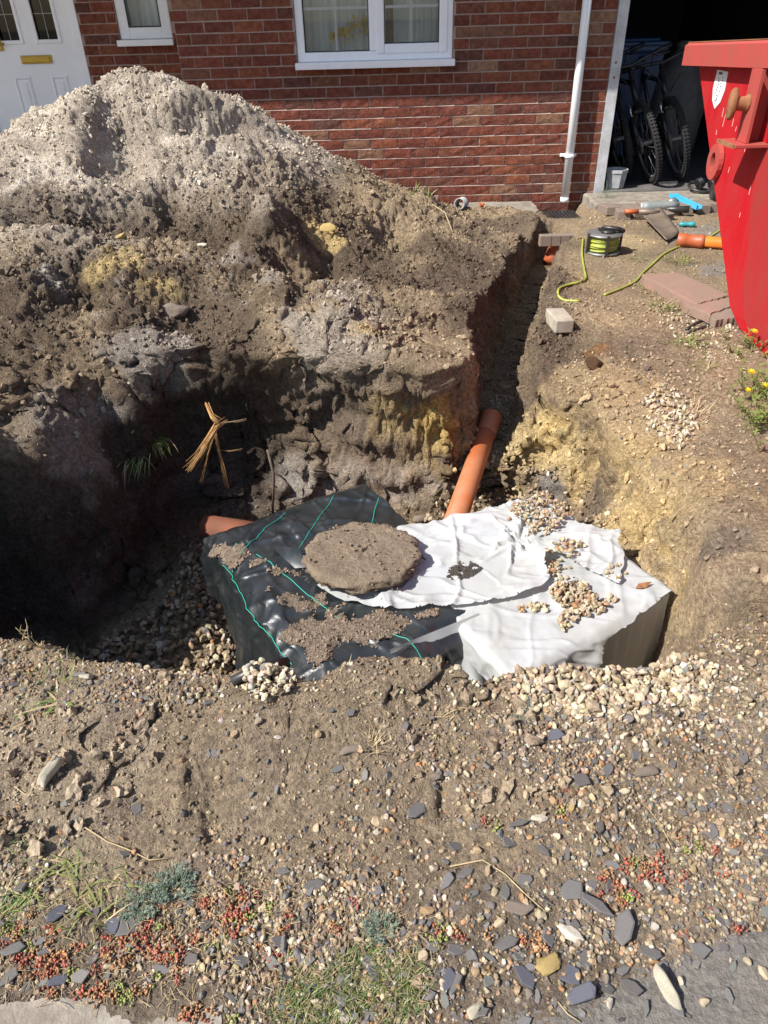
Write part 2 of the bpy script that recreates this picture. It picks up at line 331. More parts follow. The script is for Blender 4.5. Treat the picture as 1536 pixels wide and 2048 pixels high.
for a in [(200, 925, .13), (330, 850, .02), (500, 775, .03), (650, 785, .02), (800, 620, .13), (800, 720, .10), (900, 520, .12), (940, 600, .10), (1000, 600, .06), (900, 700, .07), (930, 790, .0),
          (1180, 890, -.2), (1285, 990, -.19), (1380, 1100, -.13), (1445, 1215, -.07), (1400, 900, -.09), (1500, 1000, -.05), (1050, 835, -.18), (1100, 740, -.07), (1070, 640, -.0)]: cz(*a)
CT += [(-3.5, 6.5, .35), (-2.5, 6.2, .4), (-1.6, 6.3, .5), (-1.4, 6.5, .35), (-.8, 6.4, .3), (-.2, 6.5, .02), (-2.3, 7.2, .05), (-1.6, 7.2, .15), (-3.2, 7.3, 0), (.5, 6.25, -.06), (.9, 6.3, -.06), (1.5, 6.4, -.08), (1.2, 5.75, -.05),
       (1.55, 5.5, -.03), (1.85, 5.95, -.015), (2.5, 6.0, -.02), (3.2, 6.0, -.02), (1.6, 4.3, -.03), (2.2, 4.5, -.03), (1.0, 3.6, -.01), (1.9, 3.4, -.02), (1.03, 2.94, -.06), (1.5, 2.5, -.05),
       (-1.0, 1.25, -.03), (-.7, 1.18, -.045), (-.4, 1.08, -.06), (.05, 1.2, .06), (-.3, 1.15, -.0), (.3, 1.14, -.03), (.6, 1.15, -.06), (1.2, 1.2, -.06), (0, .5, -.12), (-.7, .5, -.12), (.8, .5, -.125), (0, 0, -.13), (-2, 0, -.13), (2, 0, -.13), (0, -1.5, -.13), (-3, -1.5, -.13), (3, -1.5, -.13),
       (-2.5, .8, .1), (-2.2, 2, .95), (-1.75, 1.75, .64), (-1.75, 1.45, .5), (-2.1, 1.3, .4), (-1.6, 2.2, .48), (-1.45, 1.15, .02), (-3, 3, .6), (-4.5, 4, .4), (-5.5, 6, .1), (3, 1, -.05), (4, 3, 0), (4.5, 6, -.04), (6, 2, 0), (6, 7, 0), (-6, 1, 0), (0, 8, 0), (-3, 8.5, 0), (4, 8.5, 0)]
CT = np.array(CT)
_A = np.linalg.norm(CT[:, None, :2]-CT[None, :, :2], axis=2) - np.eye(len(CT))*.03
_P = np.c_[np.ones(len(CT)), CT[:, :2]]
_S = np.linalg.solve(np.block([[_A, _P], [_P.T, np.zeros((3, 3))]]), np.r_[CT[:, 2], 0, 0, 0])
def UPPER(x, y):
    z = _S[-3]+_S[-2]*x+_S[-1]*y
    for i in range(len(CT)): z = z+_S[i]*np.sqrt((x-CT[i, 0])**2+(y-CT[i, 1])**2+4e-4)
    return z
def poly_sdf(P, x, y):
    d = np.full(x.shape, 1e9); ins = np.zeros(x.shape, bool); n = len(P)
    for i in range(n):
        ax, ay = P[i]; bx, by = P[(i+1) % n]; ex, ey = bx-ax, by-ay
        t = np.clip(((x-ax)*ex+(y-ay)*ey)/(ex*ex+ey*ey), 0, 1); d = np.minimum(d, (x-ax-t*ex)**2+(y-ay-t*ey)**2)
        c = ((ay > y) != (by > y)); ins ^= c & (x < (bx-ax)*(y-ay)/(by-ay+1e-12)+ax)
    d = np.sqrt(d); return np.where(ins, d, -d)
def line_dist(P, x, y):
    d = np.full(x.shape, 1e9)
    for i in range(len(P)-1):
        ax, ay = P[i]; bx, by = P[i+1]; ex, ey = bx-ax, by-ay
        t = np.clip(((x-ax)*ex+(y-ay)*ey)/(ex*ex+ey*ey), 0, 1); d = np.minimum(d, (x-ax-t*ex)**2+(y-ay-t*ey)**2)
    return np.sqrt(d)
DRAIN = [(1.40, 5.90), (1.74, 5.90), (1.78, 6.62), (1.38, 6.62)]      # open hole round the gully at the wall
def sd(x, y):
    w = .05*vn(x*2.3, y*2.3, x*0, 3)+.025*vn(x*7, y*7, x*0, 4)+.010*vn(x*19, y*19, x*0, 5)
    a = poly_sdf(PIT, x, y)+w
    b = .125-line_dist(TR, x, y)+w*.7
    c = poly_sdf(DRAIN, x, y)+w*.3
    return a, b, c

NX, NY = 700, 800
_u = np.linspace(-1, 1, NX); _u = 1.22*np.sign(_u)*(.72*np.abs(_u)+.28*np.abs(_u)**3)
_t = np.linspace(0, 1, NY); Y0, Y1 = -.9, 7.6
_yy = (Y0+1.6)*((Y1+1.6)/(Y0+1.6))**_t-1.6
_yy = .55*_yy+.45*(Y0+(Y1-Y0)*_t)
GU, GY = np.meshgrid(_u, _yy); GX = .08+GU*(GY+1.25)*.72
x, y = GX.copy(), GY.copy()
dP, dT, dD = sd(x, y)
e = .004
ax_, bx_, cx_ = sd(x+e, y); ay_, by_, cy_ = sd(x, y+e)
def sel(a, b, c): return np.maximum(np.maximum(a, b), c)
d = sel(dP, dT, dD); gx = (sel(ax_, bx_, cx_)-d)/e; gy = (sel(ay_, by_, cy_)-d)/e
gl = np.sqrt(gx*gx+gy*gy)+1e-6; gx /= np.maximum(gl, .5); gy /= np.maximum(gl, .5)
isT = sstep(-.04, .04, np.maximum(dT, dD)-dP)                 # 1 where the trench edge is the nearest one
rightside = sstep(.55, .9, x)*sstep(1.3, 1.6, y)*(1-sstep(2.9, 3.1, y))
trR = isT*sstep(0, .05, x-np.interp(y, [p[1] for p in TR], [p[0] for p in TR]))   # right bank of the trench slopes more
B = .24*(1-isT)+.10*isT
awd = (.05+.06*(1-sstep(1.5, 1.8, y))+.10*(1-sstep(-1.1, -.95, x))+.07*rightside+.03*vn(x*3, y*3, x*0, 8))*(1-isT)+(.035+.03*trR)*isT
R_ = .55*(1-isT)+.3*isT
t = np.abs(d)
h = np.where(t < B, awd*t/B, np.where(t < R_, awd+(t-B)*(R_-awd)/(R_-B), t))
prof = sstep(-1, 1, d/B)                                      # 0 on the ground, 1 on the floor
mv = np.sign(d)*(h-t)
over = (.13*sstep(-1.0, -.7, x)*(1-sstep(-.25, .1, x))*sstep(2.4, 2.6, y)*(1-isT)+.04*(1-isT)*sstep(2.3, 2.6, y))*np.sin(np.clip(prof, 0, 1)*math.pi)**1.0   # undercut back wall
px_, py_ = x+gx*(mv-over), y+gy*(mv-over)
zu = UPPER(x, y)
floorP = -.74+.16*sstep(2.2, 2.8, y)*sstep(-.4, .3, x)+.06*fbm(x*1.5, y*1.5, x*0, 3, 21)
along = np.interp(y, [2.7, 3.2, 4.2, 5.4], [-.50, -.40, -.36, -.30])
floorT = np.where(dD > dT, -.20, along)
fl = floorP*(1-isT)+floorT*isT
z = zu+(fl-zu)*prof
# soil edge lip and broad lumps
lump = fbm(x*2.2, y*2.2, x*0, 4, 31)
heapm = sstep(2.3, 3.0, y)*(1-sstep(.9, 1.25, x-.12*(y-3)))*(1-sstep(5.9, 6.5, y)*sstep(0, .4, x))
heapm = np.maximum(heapm, sstep(-1.0, -1.3, x)*sstep(1.9, 2.3, y))
flat = sstep(5.55, 5.9, y)*sstep(.55, .8, x)+sstep(.9, 1.3, x-(y-3.6)*.25)*sstep(3.6, 4.0, y)
flat = np.clip(flat, 0, 1)
low = 1-.75*flat
def hump(px, py, yv, rx, ry, amp, ang=0.):
    global z
    p = at(px, py, y=yv); a_ = (x-p[0])*math.cos(ang)+(y-p[1])*math.sin(ang); b_ = -(x-p[0])*math.sin(ang)+(y-p[1])*math.cos(ang)
    z = z+(1-prof)*amp*1.2*np.exp(-((a_/rx)**2+(b_/ry)**2)**1.3)
for hq in [(225, 265, 4.45, .16, .22, -.13), (150, 270, 4.4, .12, .3, .06), (430, 280, 4.75, .30, .08, -.10, .5), (420, 250, 4.85, .3, .08, .06, .5), (525, 500, 3.95, .12, .30, .13, -.2), (640, 500, 4.0, .12, .3, -.09), (330, 370, 4.2, .08, .1, -.08), (790, 450, 4.7, .16, .16, -.12), (850, 415, 5.3, .1, .12, .08),
           (250, 480, 3.85, .2, .12, -.07), (380, 640, 3.2, .22, .10, -.07), (180, 620, 3.15, .14, .1, -.06), (560, 640, 3.4, .10, .2, .07), (660, 560, 3.9, .1, .12, -.06), (90, 470, 3.7, .2, .15, -.08), (40, 600, 3.1, .15, .12, .06), (760, 620, 3.5, .12, .12, -.05), (880, 660, 3.3, .1, .1, -.05), (690, 700, 3.15, .08, .12, .05)]: hump(*hq)
for px, py, rx, ry, amp, ang in [(885, 1645, .02, .04, -.022, .3), (768, 1497, .02, .03, -.025, -.2), (330, 1475, .16, .022, .022, .35), (300, 1500, .14, .03, -.02, .35), (250, 1610, .05, .09, -.014, .5), (420, 1650, .02, .09, -.018, .1), (350, 1600, .02, .10, .014, .2), (600, 1420, .10, .03, .02, -.1), (150, 1550, .06, .02, .02, .2), (880, 1440, .12, .03, .018, .1), (1020, 1460, .03, .06, .015, 0), (1400, 1420, .08, .04, -.02, 0), (700, 1380, .16, .04, .02, 0), (520, 1560, .05, .12, .012, .1)]:
    p = at(px, py, z=-.08); a_ = (x-p[0])*math.cos(ang)+(y-p[1])*math.sin(ang); b_ = -(x-p[0])*math.sin(ang)+(y-p[1])*math.cos(ang); z = z+(1-prof)*amp*np.exp(-((a_/rx)**2+(b_/ry)**2)**1.5)
rid = 1-np.abs(fbm(x*1.3+.3*lump, y*1.3, x*0, 3, 37))*2
z = z+(1-prof)*(heapm*(.055*lump+.05*rid*sstep(2.9, 3.4, y))+(1-heapm)*.014*lump*low)
# tyre-like ruts and small ridges in the near ground
near = (1-sstep(1.15, 1.3, y))
z += near*(.022*np.exp(-((y-1.03-.05*np.sin(x*7))/.05)**2)*sstep(-.5, -.2, x)*(1-sstep(.1, .3, x)) + .012*fbm(x*6, y*6, x*0, 3, 41)*sstep(.45, .8, y))
PX, PY, PZ = px_, py_, z
def normals(X, Y, Z):
    P = np.stack([X, Y, Z], -1); du = np.gradient(P, axis=1); dv = np.gradient(P, axis=0); n = np.cross(du, dv); return n/(np.linalg.norm(n, axis=-1, keepdims=True)+1e-9)
Nn = normals(PX, PY, PZ)
wall = np.clip(prof*(1-prof)*4, 0, 1)*np.clip((zu-fl)*2.5, 0, 1)
# clods: rounded lumps of several sizes
def clods(sc, seed, r=.62):
    f, i = worley(PX*sc, PY*sc, PZ*sc, seed); rr = r*(.45+.55*i); return np.sqrt(np.clip(1-(f/rr)**2, 0, 1))*(.35+.65*i)
c1 = clods(13, 51); c2 = clods(33, 52); c3 = clods(80, 53)
patch = sstep(-.25, .35, fbm(PX*2.6, PY*2.6, PZ*2.6, 3, 61))
smooth_slide = sstep(.25, .6, fbm(PX*1.6+3, PY*1.6, PZ*1.6, 2, 62))       # smoother slid faces on the heap
hk = heapm*(1-prof)*(1-.6*smooth_slide)
c0n = fbm(PX*30, PY*30, PZ*30, 4, 163, .7)
D = hk*(.024*c1*patch+.021*c2+.016*c3+.006*c0n)
D += heapm*(1-prof)*.016*fbm(PX*9, PY*9, PZ*9, 3, 63)
strata = fbm(PX*2.5, PY*2.5, PZ*11, 4, 64)
D += wall*sstep(1.75, 2.0, PY)*(.35+.65*sstep(-1.25, -.95, PX))*(.03*strata+(.004*c1*patch+.006*c2)*(1-.8*rightside)+.045*rightside*(1-np.abs(fbm(PX*6, PY*6, PZ*3, 4, 165, .6))*2)+.005*c2+.020*(np.abs(fbm(PX*9, PY*9, PZ*9, 4, 65, .62))*2-.6)+.012*fbm(PX*34, PY*34, PZ*34, 3, 265))
gm = (1-heapm)*(1-prof)*(1-wall)
c4 = clods(140, 54)
D += gm*low*(.006*c2*sstep(.3, .8, patch)+.006*c3*(.4+.6*patch)+.0028*c4+.010*fbm(PX*15, PY*15, PZ*15, 4, 66, .6))
D += prof*(1-wall)*(.012*c2+.01*fbm(PX*8, PY*8, PZ*8, 3, 67))
drv = sstep(.0, .05, PX-(.13+(.62-PY)*1.2))*(1-sstep(.70, .74, PY-.10*PX))   # tarmac corner at the bottom right lies on flat ground
kerbm = (1-sstep(.60, .66, PY+.02*PX))*(1-sstep(-.1, .05, PX))
D *= 1-np.clip(drv+kerbm, 0, 1)*.9
PX, PY, PZ = PX+Nn[..., 0]*D, PY+Nn[..., 1]*D, PZ+Nn[..., 2]*D
inhouse = (PY > 6.56)
PZ = np.where(inhouse & (PX > -1.46), np.minimum(PZ, -.12), PZ); PZ = np.where(PY > 7.30, np.minimum(PZ, -.12), PZ)
Nn2 = normals(PX, PY, PZ)

# soil colours (topsoil, sand, clay, plus shade painted on the left pit walls)
def C3(c): return np.array(c)[None, None, :]
def blend(c, col, m): return c*(1-m[..., None])+C3(col)*m[..., None]
n1 = fbm(PX*3, PY*3, PZ*3, 4, 71); n2 = fbm(PX*9, PY*9, PZ*9, 3, 72); n3 = fbm(PX*1.2, PY*1.2, PZ*1.2, 3, 73)
col = np.zeros(PX.shape+(3,))+C3((.245, .183, .116))
col = blend(col, (.19, .142, .092), sstep(-.2, .5, n1)*.7)
col = blend(col, (.33, .275, .213), heapm*sstep(.34, .62, PZ+.12*n1)*(1-prof))                 # dry grey subsoil on top of the heap
col = blend(col, (.43, .37, .295), heapm*sstep(.5, .8, PZ+.2*n2)*sstep(.0, .6, n2)*(1-prof)*.7)
col = blend(col, (.085, .062, .043), heapm*(1-prof)*sstep(-.1, .4, n3+.4*n1)*(1-sstep(.35, .6, PZ))*.9)
col = blend(col, (.105, .078, .056), heapm*(1-prof)*sstep(.1, .45, PX*.5-.1+.5*n1)*sstep(3.6, 4.2, PY)*.7)
col = blend(col, (.27, .235, .20), heapm*(1-prof)*sstep(.1, .5, -n3+.5*n2)*(1-sstep(.3, .5, PZ))*(1-sstep(-.1, .2, PX))*.6)
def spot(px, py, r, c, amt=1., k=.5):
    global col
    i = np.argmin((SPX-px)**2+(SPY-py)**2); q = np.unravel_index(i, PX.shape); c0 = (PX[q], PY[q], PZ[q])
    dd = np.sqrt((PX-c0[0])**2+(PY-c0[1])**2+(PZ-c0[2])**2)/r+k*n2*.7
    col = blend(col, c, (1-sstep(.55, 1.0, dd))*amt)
_d = np.stack([PX-CAM[0], PY-CAM[1], PZ-CAM[2]], -1); _w = _d@FW; SPX = np.where(_w > .1, 768+FOC*(_d@RT)/_w, -9999); SPY = 1024-FOC*(_d@UP)/np.where(_w > .1, _w, 1)
vis = (np.stack([Nn2[..., 0], Nn2[..., 1], Nn2[..., 2]], -1)*_d).sum(-1) < 0
SPX = np.where(vis & (wall < .9), SPX, -9999)
yel = (.40, .295, .135)
# clay layers in the pit walls
lay = PZ+.10*n1+.05*n2
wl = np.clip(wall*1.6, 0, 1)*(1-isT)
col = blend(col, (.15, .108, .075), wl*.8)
col = blend(col, (.40, .28, .115), wl*(1-sstep(.06, .22, np.abs(lay+.31)))*sstep(.02, .35, PX+.12*n1)*sstep(-.5, .2, n2+.3)*.85)
col = blend(col, (.27, .225, .185), wl*(1-sstep(.05, .2, np.abs(lay+.52)))*sstep(0., .5, n2+.2*n1)*.8)
col = blend(col, (.33, .25, .165), wl*rightside*sstep(-.3, .3, n1)*.7)
col = blend(col, (.030, .024, .019), wl*(1-sstep(-.55, -.2, PX+.1*n1))*.75)  # shade of the left pit walls painted into the soil colour
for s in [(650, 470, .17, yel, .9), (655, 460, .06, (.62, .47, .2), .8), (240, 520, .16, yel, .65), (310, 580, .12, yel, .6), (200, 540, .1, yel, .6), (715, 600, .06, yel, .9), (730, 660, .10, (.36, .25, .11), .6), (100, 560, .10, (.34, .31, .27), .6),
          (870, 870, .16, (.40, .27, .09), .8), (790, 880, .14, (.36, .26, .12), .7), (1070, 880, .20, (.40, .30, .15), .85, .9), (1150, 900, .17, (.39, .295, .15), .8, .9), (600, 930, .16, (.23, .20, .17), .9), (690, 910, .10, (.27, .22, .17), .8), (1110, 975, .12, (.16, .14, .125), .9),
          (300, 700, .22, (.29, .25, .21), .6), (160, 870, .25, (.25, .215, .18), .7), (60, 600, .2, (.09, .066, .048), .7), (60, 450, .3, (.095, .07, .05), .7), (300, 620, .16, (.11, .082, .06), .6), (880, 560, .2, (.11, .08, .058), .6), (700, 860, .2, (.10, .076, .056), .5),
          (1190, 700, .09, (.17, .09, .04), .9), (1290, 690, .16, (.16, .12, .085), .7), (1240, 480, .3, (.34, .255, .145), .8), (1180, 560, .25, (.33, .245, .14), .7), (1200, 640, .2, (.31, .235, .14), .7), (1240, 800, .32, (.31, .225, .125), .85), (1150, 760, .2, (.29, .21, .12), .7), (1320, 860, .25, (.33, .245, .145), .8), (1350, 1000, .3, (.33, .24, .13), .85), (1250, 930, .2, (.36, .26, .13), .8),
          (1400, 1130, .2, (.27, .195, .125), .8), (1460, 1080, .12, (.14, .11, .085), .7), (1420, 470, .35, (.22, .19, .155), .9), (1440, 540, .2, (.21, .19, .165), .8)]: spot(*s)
foot = (1-sstep(1.2, 1.3, PY))*(1-heapm)*(1-prof)
col = blend(col, (.22, .168, .114), foot*.8); col = blend(col, (.275, .216, .15), foot*sstep(.0, .5, n1)*.8); col = blend(col, (.16, .12, .088), foot*sstep(.2, .7, n2)*.7)
col = blend(col, (.12, .095, .075), foot*(1-sstep(.55, .75, PY+.1*n1))*.6)
col = blend(col, (.46, .33, .15), wl*rightside*sstep(.0, .45, fbm(PX*4+PZ*2, PY*4, PZ*1.5, 4, 74))*.75); col = blend(col, (.13, .10, .075), wl*rightside*sstep(.15, .5, fbm(PX*5, PY*5+7, PZ*2.5, 4, 174))*.7)
col *= 1.42*(1+.12*n2[..., None]+.08*fbm(PX*40, PY*40, PZ*40, 2, 75)[..., None])
col = np.clip(col, .012, .8)

idx = np.arange(NX*NY).reshape(NY, NX)
quads = np.stack([idx[:-1, :-1], idx[:-1, 1:], idx[1:, 1:], idx[1:, :-1]], -1).reshape(-1, 4)
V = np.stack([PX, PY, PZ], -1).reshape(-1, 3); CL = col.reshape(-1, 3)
# far skirt of level ground out to the horizon
loop = np.r_[idx[0, :], idx[1:, -1], idx[-1, -2::-1], idx[-2:0:-1, 0]]
c0 = np.array([.1, 3.0]); dirs = V[loop, :2]-c0; dirs /= np.linalg.norm(dirs, axis=1, keepdims=True)
ring = np.c_[c0+dirs*120, np.full(len(loop), -.1)]; b0 = len(V)
V = np.r_[V, ring]; CL = np.r_[CL, np.tile(np.array([[.12, .11, .09]]), (len(ring), 1))]
k = np.arange(len(loop)); k2 = (k+1) % len(loop)
sk = np.stack([loop[k], b0+k, b0+k2, loop[k2]], -1)
# the heap is its own object: faces of the sheet that belong to the dug-out mound
hv = (((heapm > .5) & (prof < .5) & (UPPER(x, y) > .0)).astype(float) * (np.maximum(zu, 0) > .085)).reshape(-1) > .5
hf = hv[quads].all(1)
def sub(name, F, m):
    u, inv = np.unique(F, return_inverse=True); return link(name, np_mesh(name, V[u], inv.reshape(F.shape), CL[u], True), m)
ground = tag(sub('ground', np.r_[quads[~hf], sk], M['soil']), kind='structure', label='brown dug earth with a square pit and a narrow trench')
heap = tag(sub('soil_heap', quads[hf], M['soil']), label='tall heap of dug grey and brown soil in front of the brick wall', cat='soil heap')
st = 2
bi = idx[::st, ::st]; bq = np.stack([bi[:-1, :-1], bi[:-1, 1:], bi[1:, 1:], bi[1:, :-1]], -1).reshape(-1, 4)
BV = BVHTree.FromPolygons(V.tolist(), bq.tolist())
def G(px, py):
    """where the sight line meets the built ground"""
    dd = Vector(ray(px, py)).normalized(); hit, nrm, i, _ = BV.ray_cast(Vector(CAM), dd)
    if hit is None: return Vector(at(px, py, z=-.1)), Vector((0, 0, 1))
    return hit, (nrm if nrm.z > 0 or nrm.dot(dd) < 0 else -nrm)
def GZ(px, py):
    hit, nrm, i, _ = BV.ray_cast(Vector((px, py, 3.)), Vector((0, 0, -1)))
    return (hit.z, nrm) if hit else (-.1, Vector((0, 0, 1)))
# ------------------------------------------------------------------ the house
WY = 6.581; RY = 7.33; XL = -1.4625; XJ = 1.90; ZT = 2.36
house = empty('house', (0, WY, 0), 0, 'red brick house front with white window, white front door and open garage', 'house')
IM = Matrix.Translation((0, -WY, 0))
def H(o): o.parent = house; o.matrix_parent_inverse = IM; return o
def Hs(o, par): o.parent = par; return o                       # sub-part: parent sits at the identity inside the house frame

def box_bm(w, h, dp, seed):
    """one rough-faced brick: front face -Y slightly domed and chipped, 26 triangles or so"""
    r = random.Random(seed); b = MB()
    j = lambda a: r.uniform(-a, a)
    fr = []
    for iz in range(3):
        for ix in range(4):
            e = .0014 if (ix in (0, 3) or iz in (0, 2)) else 0
            fr.append((-w/2+w*ix/3+j(.0018), -dp/2+e+j(.0022), -h/2+h*iz/2+j(.0009)))
    bk = [(-w/2, dp/2, -h/2), (w/2, dp/2, -h/2), (w/2, dp/2, h/2), (-w/2, dp/2, h/2)]
    fs = [(iz*4+ix, iz*4+ix+1, (iz+1)*4+ix+1, (iz+1)*4+ix) for iz in range(2) for ix in range(3)]
    vs = fr+bk; A, B_, C_, D_ = 12, 13, 14, 15
    fs += [(A, B_, 3, 2, 1, 0), (B_, C_, 11, 7, 3), (C_, D_, 8, 9, 10, 11), (D_, A, 0, 4, 8)]
    b.add(vs, fs); return b.mesh('brick')
BRK = {}
def brick_mesh(w, k):
    key = (round(w, 3), k)
    if key not in BRK: BRK[key] = box_bm(w, .065, .07, hash(key) % 9999); BRK[key].materials.append(M['brick'])
    return BRK[key]
def courses(wall, x0, x1, yf, z0, z1, holes, off=0.0):
    far = MB()
    for r_ in range(int(round(z0/.075)), int(round(z1/.075))):
        zc = r_*.075+.0375+.005
        s = x0; ph = 0.0 if r_ % 2 else .1125
        edges = [x0]+[e_ for e_ in np.arange(math.floor(x0/.225)*.225-.225+ph+off, x1+.2, .225) if x0+.03 < e_ < x1-.03]+[x1]
        for a, b in zip(edges[:-1], edges[1:]):
            segs = [(a, b)]
            for hx0, hx1, hz0, hz1 in holes:
                if hz0 < zc < hz1:
                    ns = []
                    for q0, q1 in segs:
                        if q1 <= hx0 or q0 >= hx1: ns.append((q0, q1)); continue
                        if q0 < hx0: ns.append((q0, hx0))
                        if q1 > hx1: ns.append((hx1, q1))
                    segs = ns
            for q0, q1 in segs:
                w = q1-q0-.010
                if w < .03: continue
                cx = (q0+q1)/2; P = pj((cx, yf, zc))
                # seen in the photograph: each brick its own object; the rest joined
                hz = np.interp(P[0], [0, 100, 240, 330, 480, 600, 740, 760], [300, 255, 155, 170, 205, 280, 390, 420])
                if -30 < P[0] < 1290 and -12 < P[1] < min(hz+12, 460):
                    o = bpy.data.objects.new('brick', brick_mesh(round(w*200)/200, random.randrange(3))); COL.objects.link(o)
                    o.location = (cx+random.uniform(-.001, .001), yf+.0335+random.uniform(-.0015, .0015), zc+random.uniform(-.001, .001)); o.rotation_euler = (random.uniform(-.01, .01), random.uniform(-.006, .006), random.uniform(-.006, .006)); o.parent = wall
                else: far.box((cx, yf+.0345, zc), (w, .07, .064))
    f = far.build('brick_courses', M['brick'], wall); f['kind'] = 'stuff'
def mortar_wall(name, x0, x1, yf, z0, z1, holes):
    """mortar bed with openings, built from butted blocks"""
    b = MB(); xs = sorted({x0, x1, *[q for h_ in holes for q in h_[:2]]}); zs = sorted({z0, z1, *[q for h_ in holes for q in h_[2:]]})
    for a, c in zip(xs[:-1], xs[1:]):
        for e_, f_ in zip(zs[:-1], zs[1:]):
            if any(h_[0] < (a+c)/2 < h_[1] and h_[2] < (e_+f_)/2 < h_[3] for h_ in holes): continue
            b.box(((a+c)/2, yf+.0065+.1, (e_+f_)/2), (c-a, .2, f_-e_))
    for r_ in range(int(round(z0/.075))+1, int(round(z1/.075))):      # weather-struck bed joints: each slopes outwards so that its face looks up
        zb = r_*.075
        segs = [(x0, x1)]
        for h_ in holes:
            if h_[2]-.004 < zb < h_[3]: segs = [q for s_ in segs for q in ((s_[0], min(s_[1], h_[0])), (max(s_[0], h_[1]), s_[1])) if q[1]-q[0] > .02]
        for q0, q1 in segs: b.add([(q0, yf+.0005, zb+.0005), (q1, yf+.0005, zb+.0005), (q1, yf+.0062, zb+.0095), (q0, yf+.0062, zb+.0095)], [(0, 1, 2, 3)])
    return H(b.build(name, M['mortar']))
WIN = (-.5475, .6625, .975, 2.1)
main_wall = mortar_wall('front_wall', XL, XJ, WY, -.4, ZT, [WIN]); courses(main_wall, XL, XJ, WY, -.375, ZT, [WIN])
# recessed entrance wall: door and narrow window
DX1 = at(165, 85, y=RY)[0]
SWL = at(237, 60, y=RY)[0]; SWR = at(343, 60, y=RY)[0]; SWZ = at(290, 88, y=RY)[2]
DOORH = (-3.45, DX1, -.4, 2.05); SW = (SWL, SWR, SWZ-.012, 2.1)
rec = mortar_wall('entrance_wall', -5.2, XL+.02, RY, -.4, ZT, [DOORH, SW]); courses(rec, -5.2, XL+.015, RY, -.375, ZT, [DOORH, SW], .05)
b = MB(); b.box((XL-.004+.1, (WY+RY)/2+.09, 1.0), (.2, RY-WY-.19, 2.7)); H(b.build('side_return_wall', M['mortar']))
# canopy that runs over window, door and garage; it shades the top of the wall
b = MB(); b.box((.2, WY-.335, 2.44), (11, .71, .16), bev=0); b.box((.2, WY-.36, 2.53), (11.1, .80, .02)); b.box((-3.6, RY-.35, 2.44), (4.2, .78, .155))
H(b.build('canopy', M['upvc']))
b = MB(); b.box((.2, WY+.12, 3.7), (11, .2, 2.28)); H(b.build('upper_wall', M['mortar']))
b = MB(); b.box((3.05+.05, WY+.106, 2.29), (2.36+.0, .2, .3)); H(b.build('garage_lintel', M['steelw']))
# dark rooms behind
def room(name, x0, x1, y0, y1, z0, z1, m, front=False):
    b = MB(); tk = .05
    b.box(((x0+x1)/2, y1+tk/2, (z0+z1)/2), (x1-x0+2*tk, tk, z1-z0+2*tk)); b.box((x0-tk/2, (y0+y1)/2, (z0+z1)/2), (tk, y1-y0, z1-z0+2*tk)); b.box((x1+tk/2, (y0+y1)/2, (z0+z1)/2), (tk, y1-y0, z1-z0+2*tk))
    b.box(((x0+x1)/2, (y0+y1)/2, z1+tk/2), (x1-x0, y1-y0, tk)); b.box(((x0+x1)/2, (y0+y1)/2, z0-tk/2), (x1-x0, y1-y0, tk)); return H(b.build(name, m))
room('living_room', -1.1, 1.75, WY+.21, WY+3, .05, 2.3, M['room'])
room('hall', -4.2, -1.16, RY+.21, RY+2.5, .05, 2.3, M['room'])
GX0, GX1 = 2.02, 4.30
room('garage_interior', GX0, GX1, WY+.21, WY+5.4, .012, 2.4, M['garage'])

# white casement window
def frame_bars(b, x0, x1, z0, z1, y, w, dp, bev=.006, bottom=None):
    bt = bottom or w
    b.box((x0+w/2, y, (z0+z1)/2), (w, dp, z1-z0), bev=bev); b.box((x1-w/2, y, (z0+z1)/2), (w, dp, z1-z0), bev=bev)
    b.box(((x0+x1)/2, y, z0+bt/2), (x1-x0-2*w+.004, dp-.003, bt), bev=bev); b.box(((x0+x1)/2, y, z1-w/2), (x1-x0-2*w+.004, dp-.003, w), bev=bev)
def fold_curtain(x0, x1, z0, z1, y, n, amp, seed):
    r = random.Random(seed); N = n*6; vs = []; ph = r.random()*6
    for k in range(N+1):
        f = k/N; yy = y+amp*math.sin(f*n*6.28+ph+1.5*math.sin(f*9+ph))*r.uniform(.8, 1.1); xx = x0+(x1-x0)*f
        vs += [(xx, yy, z0), (xx+r.uniform(-.004, .004), yy, z1)]
    b = MB(); b.add(vs, [(2*k, 2*k+2, 2*k+3, 2*k+1) for k in range(N)], 0, True); return b
win = H(bpy.data.objects.new('window', None)); COL.objects.link(win)
wx0, wx1, wz0, wz1 = -.545, .660, 1.0, 2.1
b = MB(); frame_bars(b, wx0, wx1, wz0, wz1, WY+.055, .062, .07); Hs(b.build('frame', M['upvc']), win)
mx = at(746, 60, y=WY)[0]
b = MB(); b.box((mx, WY+.052, (wz0+wz1)/2), (.062, .072, wz1-wz0-.126), bev=.006); Hs(b.build('mullion', M['upvc']), win)
b = MB(); frame_bars(b, mx+.020, wx1-.040, wz0+.040, wz1-.04, WY+.032, .066, .045, .01); Hs(b.build('sash', M['upvc']), win)
b = MB(); b.box(((wx0+wx1)/2, WY-.015, .988), (wx1-wx0+.03, .13, .022), bev=.004); b.box(((wx0+wx1)/2, WY-.072, .976), (wx1-wx0+.03, .018, .045), bev=.004); Hs(b.build('sill', M['upvc']), win)
lp = (wx0+.062, mx-.031, wz0+.062, wz1-.062); rp = (mx+.086, wx1-.106, wz0+.106, wz1-.106)
